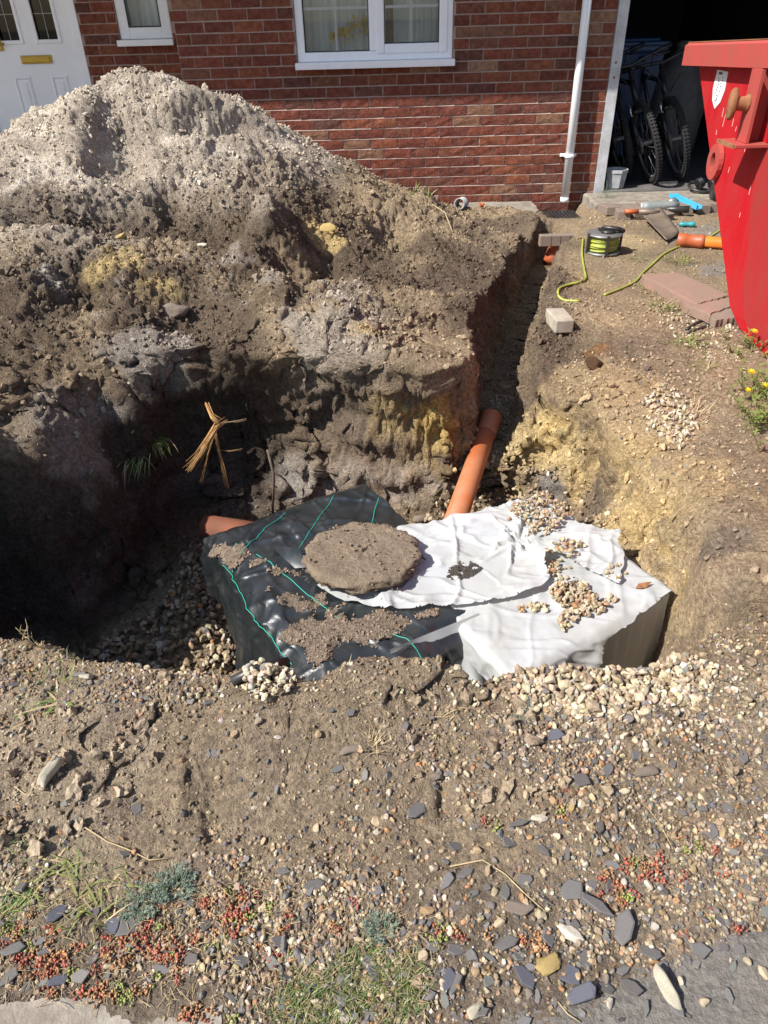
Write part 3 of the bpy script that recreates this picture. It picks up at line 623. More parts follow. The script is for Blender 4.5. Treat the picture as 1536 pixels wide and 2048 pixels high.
for (a, c, e_, f_), yy in ((lp, WY+.05), (rp, WY+.035)):
    b = MB(); b.box(((a+c)/2, yy+.004, (e_+f_)/2), (c-a, .004, f_-e_)); b.box(((a+c)/2, yy+.02, (e_+f_)/2), (c-a, .004, f_-e_)); Hs(b.build('pane', M['glass']), win)
    b = MB(); frame_bars(b, a-.001, c+.001, e_-.001, f_+.001, yy-.006, .008, .01, 0); Hs(b.build('gasket', M['rubber']), win)
    b = MB(); g = .018; b.box(((a+c)/2-.004, yy+.012, (e_+f_)/2), (g, .006, f_-e_)); zb = at(680, 16, y=WY)[2]
    for q in range(3): b.box(((a+c)/2, yy+.0125, zb+q*.27), (c-a, .0062, g))
    Hs(b.build('glazing_bar', M['upvc']), win)
Hs(fold_curtain(wx0+.03, mx+.1, .9, 2.2, WY+.24, 9, .022, 1).build('curtain', M['curtain']), win)
Hs(fold_curtain(mx+.16, wx1-.0, .9, 2.2, WY+.24, 8, .03, 2).build('curtain', M['curtain']), win)
# yellow ruffled bundle lying behind the left pane
yb = empty('yellow_bundle', (at(712, 42, y=WY+.14)[0], WY+.14, at(712, 42, y=WY+.14)[2]), 0, 'yellow ruffled bundle seen behind the left pane of the large window', 'bundle')
r = random.Random(5); b = MB()
for k in range(150):
    f = r.random(); xx = .09-.30*f; rad = (.045 if f < .55 else .022)*(1-.3*f); q = Euler((r.uniform(0, 6), r.uniform(0, 6), r.uniform(0, 6))).to_matrix(); s_ = r.uniform(.012, .03)
    c_ = Vector((xx, r.uniform(-.025, .025), -.10*f+r.gauss(0, rad*.75)))
    b.add([c_+q @ Vector(v)*s_ for v in ((-.5, -.4, .1), (.6, -.3, -.1), (.5, .5, .15), (-.4, .6, -.1))], [(0, 1, 2, 3)], 0, True)
b.build('petals', M['yellowcloth'], yb)

# narrow window by the door
sw = H(bpy.data.objects.new('side_window', None)); COL.objects.link(sw)
z0s = SWZ+.035
b = MB(); frame_bars(b, SWL+.003, SWR-.003, z0s, 2.09, RY+.05, .085, .07); Hs(b.build('frame', M['upvc']), sw)
b = MB(); b.box(((SWL+SWR)/2, RY-.01, SWZ+.022), (SWR-SWL+.03, .12, .022), bev=.004); b.box(((SWL+SWR)/2, RY-.062, SWZ+.010), (SWR-SWL+.03, .018, .045), bev=.004); Hs(b.build('sill', M['upvc']), sw)
b = MB(); b.box(((SWL+SWR)/2, RY+.05, (z0s+2.09)/2), (SWR-SWL-.17, .005, 2.09-z0s-.17)); Hs(b.build('pane', M['glass']), sw)
b = MB(); frame_bars(b, SWL+.085, SWR-.085, z0s+.083, 2.01, RY+.02, .009, .012, 0); Hs(b.build('gasket', M['rubber']), sw)
Hs(fold_curtain(SWL+.02, SWR-.02, .9, 2.2, RY+.24, 5, .025, 3).build('curtain', M['curtain']), sw)

# front door: frame, leaf with raised panels, two leaded lights, brass letter plate
door = H(bpy.data.objects.new('front_door', None)); COL.objects.link(door)
b = MB(); b.box((DX1-.035, RY+.04, .9), (.07, .09, 2.3), bev=.005); b.box((-3.415, RY+.04, .9), (.07, .09, 2.3), bev=.005); b.box(((DX1-3.45)/2, RY+.04, 2.015), (DX1+3.45-.14, .088, .07)); Hs(b.build('frame', M['upvc']), door)
lx0, lx1 = -3.375, DX1-.075; LY = RY+.045
g1 = (at(68, 70, y=RY)[0], at(122, 70, y=RY)[0]); gz = at(100, 81, y=RY)[2]; gw = .185
gl_ = [(at(121, 80, y=LY)[0]-gw, at(121, 80, y=LY)[0]), (at(45, 82, y=LY)[0]-gw, at(45, 82, y=LY)[0])]
b = MB(); xs = [lx0, gl_[1][0], gl_[1][1], gl_[0][0], gl_[0][1], lx1]
for i in range(5):
    if i % 2 == 0: b.box(((xs[i]+xs[i+1])/2, LY, 1.0), (xs[i+1]-xs[i], .05, 1.98+.1))
    else: b.box(((xs[i]+xs[i+1])/2, LY, (gz-.04)/2), (xs[i+1]-xs[i], .05, gz+.04)); b.box(((xs[i]+xs[i+1])/2, LY, 1.98), (xs[i+1]-xs[i], .05, .1))
Hs(b.build('leaf', M['door']), door)
for a, c in gl_:
    b = MB(); b.box(((a+c)/2, LY+.0, (gz+1.93)/2), (c-a, .01, 1.93-gz)); Hs(b.build('glass_light', M['darkglass']), door)
    b = MB(); frame_bars(b, a-.022, c+.022, gz-.022, 1.95, LY-.024, .03, .022, .006); Hs(b.build('glazing_bead', M['door']), door)
    b = MB(); t_ = .006; cx = (a+c)/2
    b.box((cx, LY-.008, (gz+gz+.32)/2), (t_, .004, .32)); b.box((cx, LY-.0085, gz+.19), (c-a, .004, t_))
    b.tube([(cx, LY-.008, gz+.31), (cx+.05, LY-.008, gz+.40), (cx+.04, LY-.008, gz+.47), (cx, LY-.008, gz+.44), (cx-.04, LY-.008, gz+.47), (cx-.05, LY-.008, gz+.40)], .004, 4, closed=True)
    Hs(b.build('lead_came', M['greysteel']), door)
pz1 = at(100, 150, y=LY)[2]
for a, c in ((gl_[0][0]+.03, gl_[0][1]-.0), (gl_[1][0]+.03, gl_[1][1]-.0)):
    b = MB(); zlo, zhi = pz1-.62, pz1
    n = [(0, 0, -.026), (.018, .018, -.036), (.03, .03, -.022), (.055, .055, -.034)]; vs = []
    for q, s_, yy in n: vs += [(a+q, LY+yy, zlo+s_), (c-q, LY+yy, zlo+s_), (c-q, LY+yy, zhi-s_), (a+q, LY+yy, zhi-s_)]
    fs = [(4*i+k, 4*i+(k+1) % 4, 4*i+4+(k+1) % 4, 4*i+4+k) for i in range(3) for k in range(4)]+[(12, 13, 14, 15)]
    b.add(vs, fs); Hs(b.build('panel', M['door']), door)
lc = at(73, 119, y=LY-.03); b = MB(); b.box((lc[0], LY-.031, lc[2]), (.265, .014, .062), bev=.004); b.box((lc[0], LY-.041, lc[2]), (.235, .012, .042), bev=.003); Hs(b.build('letter_plate', M['brass']), door)
hc = at(3, 88, y=LY-.05); b = MB(); b.box((hc[0]-.03, LY-.032, hc[2]+.07), (.05, .014, .24), bev=.005); b.tube([(hc[0]-.03, LY-.035, hc[2]), (hc[0]-.03, LY-.07, hc[2]), (hc[0]+.03, LY-.075, hc[2])], .01, 8); Hs(b.build('door_handle', M['brass']), door)

# garage door frame, worn white
jamb = H(MB().box((XJ+.042, WY+.05, 1.04), (.08, .12, 2.17)).build('garage_frame', M['steelw']))
jb = MB(); jb.box((4.27, WY+.05, 1.04), (.08, .12, 2.17)); H(jb.build('garage_frame', M['steelw']))
for px, py in ((1232, 125), (1228, 155)):
    q = at(px, py, y=WY-.012); b = MB(); b.lathe([(.009, 0), (.009, .004), (.004, .006)], 8, Matrix.Translation((q[0], WY-.010, q[2])) @ Matrix.Rotation(math.pi/2, 4, 'X')); Hs(b.build('screw', M['rust']), jamb)

# downpipe
pipe = H(MB().tube([(1.645, WY-.065, -.055), (1.645, WY-.065, 2.35)], .034, 20).tube([(1.645, WY-.065, -.058), (1.645, WY-.065, -.02)], .036, 20).build('downpipe', M['upvc']))
bz = at(1133, 312, y=WY-.06)[2]
b = MB(); b.tube([(1.645, WY-.065, bz-.014), (1.645, WY-.065, bz+.014)], .041, 20); b.box((1.645, WY-.012, bz), (.135, .022, .024), bev=.004); b.box((1.645, WY-.02, bz), (.05, .03, .02)); Hs(b.build('bracket', M['upvc']), pipe)

# garage floor and its worn concrete threshold
b = MB(); b.box((3.15, WY+2.6, -.055), (2.36, 5.3, .13)); H(b.build('garage_floor', M['garagefloor']))
def rough_slab(name, poly, z0, z1, m, label=None, cat=None, parent=None, kind=None, amp=.006, n=10, seed=0):
    """slab with worn, uneven edge"""
    r = random.Random(seed); pts = []
    for (ax, ay), (bx, by) in zip(poly, poly[1:]+poly[:1]):
        for k in range(n): f = k/n; pts.append((ax+(bx-ax)*f+r.gauss(0, amp), ay+(by-ay)*f+r.gauss(0, amp)))
    c = (sum(p[0] for p in pts)/len(pts), sum(p[1] for p in pts)/len(pts)); N = len(pts)
    def ring(s, zz, j): return [(c[0]+(px-c[0])*s, c[1]+(py-c[1])*s, zz+r.gauss(0, j)) for px, py in pts]
    vs = ring(1.0, z0, 0)+ring(1.0, z1-.012, amp*.4)+ring(.985, z1, 0)
    fs = [(i*N+k, i*N+(k+1) % N, (i+1)*N+(k+1) % N, (i+1)*N+k) for i in range(2) for k in range(N)]+[tuple(2*N+k for k in range(N))]
    b = MB(); b.add(vs, fs); o = b.build(name, m, parent); return tag(o, label, cat, None, kind)
t0 = at(1195, 408, z=.005); t1 = at(1450, 388, z=.005)
rough_slab('threshold_slab', [(1.80, 6.08), (4.4, 6.12), (4.4, WY-.06), (1.80, WY-.06)], -.15, .008, M['concrete'], 'worn concrete threshold strip across the open garage doorway', 'threshold', seed=3)
rough_slab('path_slab', [(.62, 5.98), (1.30, 5.98), (1.36, 6.18), (1.36, 6.46), (.70, 6.5)], -.2, -.035, M['concrete'], 'soil-stained concrete path slab against the brick wall left of the gully', 'slab', seed=4)
# ------------------------------------------------------------------ gully with grate under the downpipe
dz = -.085; gc = at(1122, 432, z=dz)
grate = empty('drain_grate', (gc[0], gc[1], dz), .05, 'black slotted drain grate in the hole under the downpipe', 'drain grate')
b = MB()
for s in (-1, 1): b.box((s*.118, 0, 0), (.018, .25, .03), bev=.003); b.box((0, s*.118, 0), (.22, .018, .029), bev=.003)
b.build('rim', M['blackplastic'], grate)
for k in range(7): MB().box((-.093+k*.031, 0, .004), (.014, .219, .018), bev=.003).build('bar', M['blackplastic'], grate)
MB().box((0, 0, -.06), (.23, .23, .09)).build('gully_pot', M['blackplastic'], grate)
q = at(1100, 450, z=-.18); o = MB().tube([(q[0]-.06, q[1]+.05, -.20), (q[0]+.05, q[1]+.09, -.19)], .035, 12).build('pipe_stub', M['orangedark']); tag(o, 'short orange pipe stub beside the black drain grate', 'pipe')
for k in range(4):
    q = at(1094+k*19, 470-k*.8, z=-.05); o = MB().box((0, 0, 0), (.086, .06, .08), bev=.006).build('edging_brick', M['blockpaver']); o.location = (q[0]+.0, q[1]+.05, -.10); o.rotation_euler = (.02*k, 0, .02-.01*k)
    tag(o, ['leftmost dusty edging brick along the near side of the gully hole', 'second edging brick from the left along the near side of the gully hole', 'third edging brick from the left along the gully hole', 'rightmost edging brick along the near side of the gully hole'][k], 'brick', 'edging bricks along the gully hole')
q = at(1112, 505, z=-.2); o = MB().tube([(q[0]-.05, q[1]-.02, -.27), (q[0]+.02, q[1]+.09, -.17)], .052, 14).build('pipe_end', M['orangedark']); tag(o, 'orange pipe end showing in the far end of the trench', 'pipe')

# ------------------------------------------------------------------ the red skip
skip = empty('skip', (1.85, 3.3, 0), 0, 'large red steel skip with rusty lifting pins parked on the right', 'skip')
def S(o): o.parent = skip; o.matrix_parent_inverse = Matrix.Translation((-1.85, -3.3, 0)); return o
SX, SXR = 1.84, 3.45
def rimz(yv): return 1.03+(4.70-yv)*.045
prof_s = [(3.52, .02), (3.40, .0), (2.2, .0), (1.98, .03), (.95, 1.10+.08), (4.70, 1.03)]
far_e = [(4.58, 1.03), (3.55, .04)]
side = [(4.60, 1.03), (3.56, .05), (3.42, -.005), (3.05, -.03), (2.1, -.03), (1.95, .02), (.95, rimz(.95))]
def sheet(poly, axis, lo, hi): b = MB(); b.prism(poly, axis, lo, hi); return b
S(sheet(side, 'x', SX, SX+.006).build('side_panel', M['redskip'])); S(sheet(side, 'x', SXR-.006, SXR).build('side_panel', M['redskip']))
def slope(y0, z0, y1, z1, name):
    b = MB(); n = Vector((0, z1-z0, -(y1-y0))).normalized()*.006
    vs = [(x_, yy+s*n.y, zz+s*n.z) for s in (0, 1) for x_, yy, zz in ((SX+.008, y0, z0), (SXR-.008, y0, z0), (SXR-.008, y1, z1), (SX+.008, y1, z1))]
    b.add(vs, [(0, 1, 2, 3), (7, 6, 5, 4), (0, 4, 5, 1), (1, 5, 6, 2), (2, 6, 7, 3), (3, 7, 4, 0)]); S(b.build(name, M['redskip']))
slope(4.60, 1.03, 3.56, .05, 'end_panel'); slope(.95, rimz(.95), 1.95, .02, 'end_panel'); slope(3.56, .05, 1.95, .02, 'floor_panel')
# folded rim: long box section, rust coloured worn top, end cap
def rim(x0, x1, name):
    b = MB(); ya, yb = 4.70, .85; hgt = .105
    vs = []
    for yy in (ya, yb):
        zz = rimz(yy); vs += [(x0, yy, zz), (x1, yy, zz), (x1, yy, zz+hgt-.012), (x1-.02*(1 if x1 > x0 else -1), yy, zz+hgt), (x0, yy, zz+hgt)]
    b.add(vs, [(0, 1, 2, 3, 4), (9, 8, 7, 6, 5)]+[(i, (i+1) % 5, 5+(i+1) % 5, 5+i) for i in range(5)]); return S(b.build(name, M['redfaded']))
rm = rim(SX+.05, SX-.06, 'rim'); rim(SXR-.05, SXR+.075, 'rim')
b = MB(); b.box(((SX+SXR)/2, 4.65, rimz(4.65)+.05), (SXR-SX-.1, .10, .103)); S(b.build('rim', M['redfaded']))
b = MB(); b.box(((SX+SXR)/2, .9, rimz(.9)+.05), (SXR-SX-.1, .10, .103)); S(b.build('rim', M['redfaded']))
vs = []
for yy in (4.705, .85):
    zz = rimz(yy)+.105; vs += [(SX-.044, yy, zz+.0015), (SX+.05, yy, zz+.0015), (SX+.05, yy, zz+.005), (SX-.044, yy, zz+.005)]
b = MB(); b.add(vs, [(0, 1, 2, 3), (7, 6, 5, 4)]+[(i, (i+1) % 4, 4+(i+1) % 4, 4+i) for i in range(4)]); o = b.build('rim_top_wear', M['rust']); o.parent = rm
# lifting post with pin, foot plate, rope eye
def onside(px, py, xx=SX): q = at(px, py, x=xx); return q[1], q[2]
yp, zp = onside(1497, 205, SX-.08); zb_ = onside(1497, 288, SX-.09)[1]; zt = rimz(yp)
post = S(MB().box((SX-.05, yp-.01, (zb_+zt)/2), (.10, .015, zt-zb_)).box((SX-.092, yp-.055, (zb_+zt)/2), (.014, .105, zt-zb_-.001)).build('lifting_post', M['redfaded']))
o = MB().box((SX-.075, yp-.035, zb_-.009), (.16, .20, .016), bev=.003).build('foot_plate', M['redfaded']); o.parent = post
o = MB().box((SX-.1555, yp-.035, zb_-.009), (.012, .19, .017)).build('plate_edge', M['rust']); o.parent = post
pin = MB(); T = Matrix.Translation((SX-.098, yp-.04, zp)) @ Matrix.Rotation(-math.pi/2, 4, 'Y') @ Matrix.Diagonal((1, .8, 1, 1))
pin.lathe([(.040, 0), (.034, .010), (.030, .018), (.027, .055), (.030, .060)], 20, T)
T2 = Matrix.Translation((SX-.156, yp-.04, zp)) @ Matrix.Rotation(-math.pi/2, 4, 'Y') @ Matrix.Diagonal((1, .42, 1, 1)); pin.lathe([(.056, 0), (.064, .005), (.064, .020), (.056, .027)], 20, T2)
o = pin.build('lifting_pin', M['rust']); o.parent = post
wb = MB()
for k in range(46): wb.box((SX-.002, yp-.112, zb_+.01+(zt-zb_-.02)*k/46), (.014, .010, .006))
o = wb.build('weld_bead', M['redskip']); o.parent = post
ey, ez = onside(1440, 325, SX); b = MB(); R_t = Matrix.Translation((SX+.03, ey+.06, ez)) @ Matrix.Rotation(math.pi/2, 4, 'Y')
ring_o = [(.075*math.cos(a), .085*math.sin(a)) for a in np.linspace(0, 2*math.pi, 21)[:-1]]; ring_i = [(.03*math.cos(a), .045*math.sin(a)) for a in np.linspace(0, 2*math.pi, 21)[:-1]]
vs = []; n = 20
for hx in (-.012, .012):
    vs += [(SX-.018+hx, ey+.02+p_, ez+q_) for p_, q_ in ring_o]+[(SX-.018+hx, ey+.025+p_, ez+q_) for p_, q_ in ring_i]
fs = []
for k in range(n):
    k2 = (k+1) % n; fs += [(k, k2, n+k2, n+k), (2*n+k2, 2*n+k, 3*n+k, 3*n+k2), (k2, k, 2*n+k, 2*n+k2), (n+k, n+k2, 3*n+k2, 3*n+k)]
b.add(vs, fs); S(b.build('rope_eye', M['redfaded']))
# white shield shaped sticker with small print
sy, sz = onside(1438, 180); tw, th = .062, .17
shp = [(-.031, .085), (.031, .085), (.034, .0), (.024, -.05), (0, -.085), (-.024, -.05), (-.034, .0)]
b = MB(); b.prism([(sy+a*2.2, sz+c*1.0) for a, c in shp], 'x', SX-.003, SX-.0005); stk = S(b.build('sticker', M['sticker']))
b = MB(); r = random.Random(3)
b.box((SX-.0036, sy+.015, sz+.073), (.0008, .045, .010))
for k in range(18):
    zz = sz+.055-.11*(k/18); b.box((SX-.0036, sy+(.022 if k % 2 else -.018)*(1 if zz > sz-.02 else .3)+r.uniform(-.006, .006), zz), (.0008, r.uniform(.006, .016), r.uniform(.003, .006)))
o = b.build('small_print', M['ink']); o.parent = stk
b = MB()
for px, py, l in ((1450, 235, .12), (1466, 245, .05), (1472, 258, .03), (1446, 225, .06), (1433, 265, .03), (1458, 340, .04), (1500, 380, .06), (1480, 430, .03), (1466, 280, .03), (1490, 300, .025)):
    yy, zz = onside(px, py); b.box((SX-.0006, yy, zz), (.001, .004, l*.7), Euler((random.uniform(-.15, .15), 0, 0)))
S(b.build('paint_scratches', M['scratch']))
pp = [(1527, 285), (1503, 393), (1500, 485), (1490, 556), (1487, 636), (1502, 662), (1536, 700), (1600, 700), (1600, 285)]
b = MB(); b.prism([onside(*q) for q in pp], 'x', SX-.0022, SX-.0004); S(b.build('faded_panel', M['reddull']))
# ------------------------------------------------------------------ things in the open garage
bc = at(1285, 150, y=7.5); bin_ = empty('wheelie_bin', (2.42, 8.1, .012), .1, 'blue plastic wheelie bin in the dark at the back of the bikes', 'bin')
b = MB(); vs = []
for zz, w, d_ in ((0.06, .20, .22), (.92, .27, .33), (.95, .29, .35), (.98, .29, .35)): vs += [(-w, -d_, zz), (w, -d_, zz), (w, d_, zz), (-w, d_, zz)]
b.add(vs, [(3, 2, 1, 0)]+[(4*i+k, 4*i+(k+1) % 4, 4*i+4+(k+1) % 4, 4*i+4+k) for i in range(3) for k in range(4)]+[(12, 13, 14, 15)]); b.build('body', M['binblue'], bin_)
b = MB(); b.box((0, .0, 1.0), (.60, .74, .035), bev=.012); b.box((0, 0, 1.025), (.48, .55, .03), bev=.012); b.build('lid', M['binblue'], bin_)
for s in (-1, 1): MB().lathe([(.10, -.025), (.10, .025)], 16, Matrix.Translation((s*.2, .26, .09)) @ Matrix.Rotation(math.pi/2, 4, 'Y')).build('wheel', M['blackplastic'], bin_)
b = MB(); b.tube([(-.22, .38, .98), (.22, .38, .98)], .015, 8); b.build('handle', M['binblue'], bin_)

def bicycle(loc, lean, steer, yaw, frame_m, fork_m, label, letters=False):
    e_ = empty('bicycle', loc, 0, label, 'bicycle', 'bicycles leaning in the garage'); e_.rotation_euler = (0, lean, yaw)     # front wheel at the origin, bike runs back along +Y
    R0 = .335
    def wheel(y_, st):
        w = bpy.data.objects.new('wheel', None); COL.objects.link(w); w.parent = e_; w.location = (0, y_, R0); w.rotation_euler = (0, 0, st)
        pts = [(0, (R0-.027)*math.cos(a), (R0-.027)*math.sin(a)) for a in np.linspace(0, 2*math.pi, 37)[:-1]]
        tb = MB(); tb.tube(pts, .027, 8, closed=True)
        for k in range(72):
            a = 2*math.pi*k/72; rr = R0+.001
            for sx in (-.012, .012): tb.box((sx, rr*math.cos(a), rr*math.sin(a)), (.014, .012, .008), Matrix.Rotation(a, 3, 'X'))
        tb.build('tyre', M['tyre'], w)
        rb = MB(); rb.tube([(0, (R0-.058)*math.cos(a), (R0-.058)*math.sin(a)) for a in np.linspace(0, 2*math.pi, 33)[:-1]], .011, 6, closed=True)
        for k in range(14): a = 2*math.pi*k/14; rb.tube([(.02*(-1)**k, .02*math.cos(a+1), .02*math.sin(a+1)), (0, (R0-.06)*math.cos(a), (R0-.06)*math.sin(a))], .0015, 4)
        rb.tube([(-.05, 0, 0), (.05, 0, 0)], .02, 8); rb.tube([(-.052, 0, 0), (-.056, 0, 0)], .08, 16); rb.build('rim', M['greysteel'], w)
    wheel(0, steer); wheel(1.08, 0)
    hd = Vector((0, .20, .78)); hb = Vector((0, .155, .64)); bb = Vector((0, .66, .31)); st = Vector((0, .80, .78)); ra = Vector((0, 1.08, R0))
    b = MB(); b.tube([hb, bb], .024, 8); b.tube([hd, st], .020, 8); b.tube([bb, st+Vector((0, .03, .1))], .018, 8); b.tube([hb-Vector((0, .01, .03)), hd+Vector((0, .015, .04))], .024, 8)
    for s in (-1, 1): b.tube([st, ra+Vector((s*.06, 0, 0))], .010, 6); b.tube([bb, ra+Vector((s*.06, 0, 0))], .011, 6)
    fr = b.build('frame', frame_m, e_)
    if letters:
        lb = MB()
        for k in range(5): 
            f = .25+.09*k; c_ = hb.lerp(bb, f); lb.box((-.026, c_.y, c_.z), (.003, .012, .03), Euler((.7+.4*(k % 2), 0, 0)))
        o = lb.build('frame_decal', M['sticker']); o.parent = fr
    b = MB(); rot = Matrix.Rotation(steer, 3, 'Z')
    for s in (-1, 1):
        b.tube([rot @ Vector((s*.062, .0, R0)), rot @ Vector((s*.062, .085, R0+.22))], .021, 10); 
    b.tube([rot @ Vector((-.062, .09, R0+.25)), rot @ Vector((.062, .09, R0+.25))], .022, 8)
    fk = b.build('fork', M['bikeblack'], e_)
    b = MB()
    for s in (-1, 1): b.tube([rot @ Vector((s*.062, .082, R0+.20)), rot @ Vector((s*.062, .128, R0+.32))], .0165, 10)
    b.build('stanchion', fork_m, e_)
    b = MB(); hbz = Vector((0, .14, .93)); b.tube([hd, Vector((0, .22, .90)), hbz], .018, 8); b.tube([hbz+rot @ Vector((-.34, .06, .03)), hbz+rot @ Vector((-.12, .0, .02)), hbz, hbz+rot @ Vector((.12, 0, .02)), hbz+rot @ Vector((.34, .06, .03))], .014, 8); b.build('handlebar', M['bikeblack'], e_)
    for s in (-1, 1):
        b = MB(); b.tube([hbz+rot @ Vector((s*.35, .062, .03)), hbz+rot @ Vector((s*.22, .03, .026))], .019, 8); b.build('grip', M['rubber'], e_)
        b = MB(); b.tube([hbz+rot @ Vector((s*.19, .02, .02)), hbz+rot @ Vector((s*.20, -.04, -.0)), hbz+rot @ Vector((s*.30, -.05, .0))], .005, 6); b.tube([hbz+rot @ Vector((s*.18, .0, .02)), Vector((s*.1, -.02, .85)), Vector((s*.02, .1, .70))], .004, 5); b.build('brake_lever', M['bikeblack'], e_)
    b = MB(); p0 = st+Vector((0, .04, .16)); b.tube([st+Vector((0, .03, .08)), p0], .014, 8); vs = [(0, -.14, 0), (-.03, -.05, .005), (.03, -.05, .005), (-.07, .10, .02), (.07, .10, .02), (0, .13, .02)]
    b.add([p0+Vector(v) for v in vs]+[p0+Vector(v)-Vector((0, 0, .04)) for v in vs], [(0, 2, 1), (1, 2, 4, 3), (3, 4, 5), (6, 7, 8), (7, 9, 10, 8), (9, 11, 10), (0, 1, 7, 6), (1, 3, 9, 7), (3, 5, 11, 9), (5, 4, 10, 11), (4, 2, 8, 10), (2, 0, 6, 8)], 0, True); b.build('saddle', M['rubber'], e_)
    b = MB(); b.tube([bb+Vector((-.06, 0, 0)), bb+Vector((.06, 0, 0))], .02, 8); b.tube([bb+Vector((.045, 0, 0)), bb+Vector((.05, 0, 0))], .09, 20); b.tube([bb+Vector((.065, 0, 0)), bb+Vector((.075, .10, -.13))], .012, 6); b.tube([bb+Vector((-.065, 0, 0)), bb+Vector((-.075, -.10, .13))], .012, 6)
    b.box(bb+Vector((.12, .10, -.13)), (.09, .08, .02)); b.box(bb+Vector((-.12, -.10, .13)), (.09, .08, .02)); b.build('crankset', M['bikeblack'], e_)
    return e_
q1 = at(1302, 368, z=.012); q2 = at(1355, 362, z=.012)
bicycle((q1[0]-.16, q1[1]+.28, .012), -.30, .1, -.10, M['bikeblue'], M['chrome'], 'dark bicycle with a blue frame leaning nearest the white garage jamb')
bicycle((q1[0]+.02, q1[1]+.05, .012), -.32, .05, -.04, M['bikeblack'], M['chrome'], 'black bicycle with silver fork legs, the middle one of three in the garage')
bicycle((q2[0]+.04, q2[1]+.10, .012), -.29, .0, -.02, M['bikeblack'], M['chrome'], 'black bicycle with white frame lettering nearest the red skip', True)
# octagonal pot, ear defenders
pc = at(1237, 378, z=.012); pot = empty('planter_pot', (pc[0]-.02, pc[1]+.06, .012), .2, 'dirty white octagonal plant pot beside the garage jamb', 'pot')
b = MB(); b.lathe([(.070, 0), (.078, .01), (.092, .125), (.098, .126), (.098, .15), (.086, .15), (.080, .11), (.0, .10)], 8, smooth=False, cap=(True, False)); b.build('body', M['potwhite'], pot)
MB().lathe([(.081, .10), (.081, .118), (.0, .122)], 8, smooth=False, cap=(True, False)).build('soil', M['rootbrown'], pot)
ec = at(1408, 378, z=.03); ed = empty('ear_defenders', (ec[0], ec[1], .012), .3, 'black ear defenders with a red cup lying on the garage threshold', 'ear defenders')
b = MB(); b.tube([(-.02+.095*math.cos(a), .02+.10*math.sin(a), .03+.02*math.sin(a)) for a in np.linspace(1.0, 5.3, 14)], .012, 8); b.build('headband', M['blackplastic'], ed)
for x_, y_, m_ in ((-.0, .07, 'rubber'), (.06, -.02, 'redplastic')):
    T = Matrix.Translation((x_, y_, .05)) @ Matrix.Rotation(1.2, 4, 'Y'); MB().lathe([(.0, .0), (.042, 0), (.046, .012), (.040, .03), (.015, .042)], 16, T, cap=(False, True)).build('cup', M[m_], ed)
    MB().lathe([(.036, -.018), (.046, -.014), (.046, 0), (.03, .001)], 16, T).build('cushion', M['rubber'], ed)
for k, (px, py, w, h_, lab) in enumerate(((1345, 18, .5, .35, 'pale grey storage box in the dark far inside the garage'), (1420, 70, .35, .6, 'dark sack shape standing behind the bikes in the garage'))):
    pass
bk = empty('sack', (3.05, 8.2, .012), 0, 'dark stuffed sack standing behind the bicycles in the garage', 'sack'); r = random.Random(8)
b = MB(); b.lathe([(.20, 0), (.27, .1), (.29, .4), (.25, .7), (.15, .85), (.08, .92)], 14); o = b.build('body', M['garagefloor'], bk)
for v in o.data.vertices: v.co += Vector((r.gauss(0, .02), r.gauss(0, .02), r.gauss(0, .01)))
MB().lathe([(.06, .92), (.10, .98), (.05, 1.0)], 12).build('tied_neck', M['garagefloor'], bk)
o = MB().box((2.75, 11.9, 1.35), (1.3, .06, .9), bev=.01).box((2.75, 11.86, 1.35), (.03, .03, .86)).build('cupboard', M['potwhite']); tag(o, 'pale cupboard doors on the far garage wall above the bikes', 'cupboard')
# ------------------------------------------------------------------ wrapped crates in the pit: box axes u (to the right and back), v (to the right and front)
UX = np.array([.86, .51]); VX = np.array([.51, -.86]); ZTOP = -.30
def uvp(u, v, z): return (u*UX[0]+v*VX[0], u*UX[1]+v*VX[1], z)
def px2uv(px, py, z=ZTOP): p = at(px, py, z=z); return p[0]*UX[0]+p[1]*UX[1], p[0]*VX[0]+p[1]*VX[1]
def fold(u, v, u0, u1, v0, v1, zt, wr, r=.04, flare=.06):
    if u0 < .7 and v0 < -2.1 and u1 < 1.5: r = .11
    """drape flat sheet coordinates over a box: beyond an edge the sheet hangs"""
    cu = np.clip(u, u0, u1); cv = np.clip(v, v0, v1); eu = np.abs(u-cu); ev = np.abs(v-cv); e_ = np.maximum(eu, ev)
    drop = np.sqrt(e_**2+r*r)-r; out = np.minimum(e_, r)*.6+flare*e_
    su = np.sign(u-cu)*np.minimum(eu/(e_+1e-6), 1); sv = np.sign(v-cv)*np.minimum(ev/(e_+1e-6), 1)
    z = zt-drop; uu = cu+su*out; vv = cv+sv*out
    top = 1-sstep(0, .04, e_)
    return uu+su*(1-top)*wr, vv+sv*(1-top)*wr, z+top*wr
def inpoly(P, x, y): return poly_sdf(P, x, y)
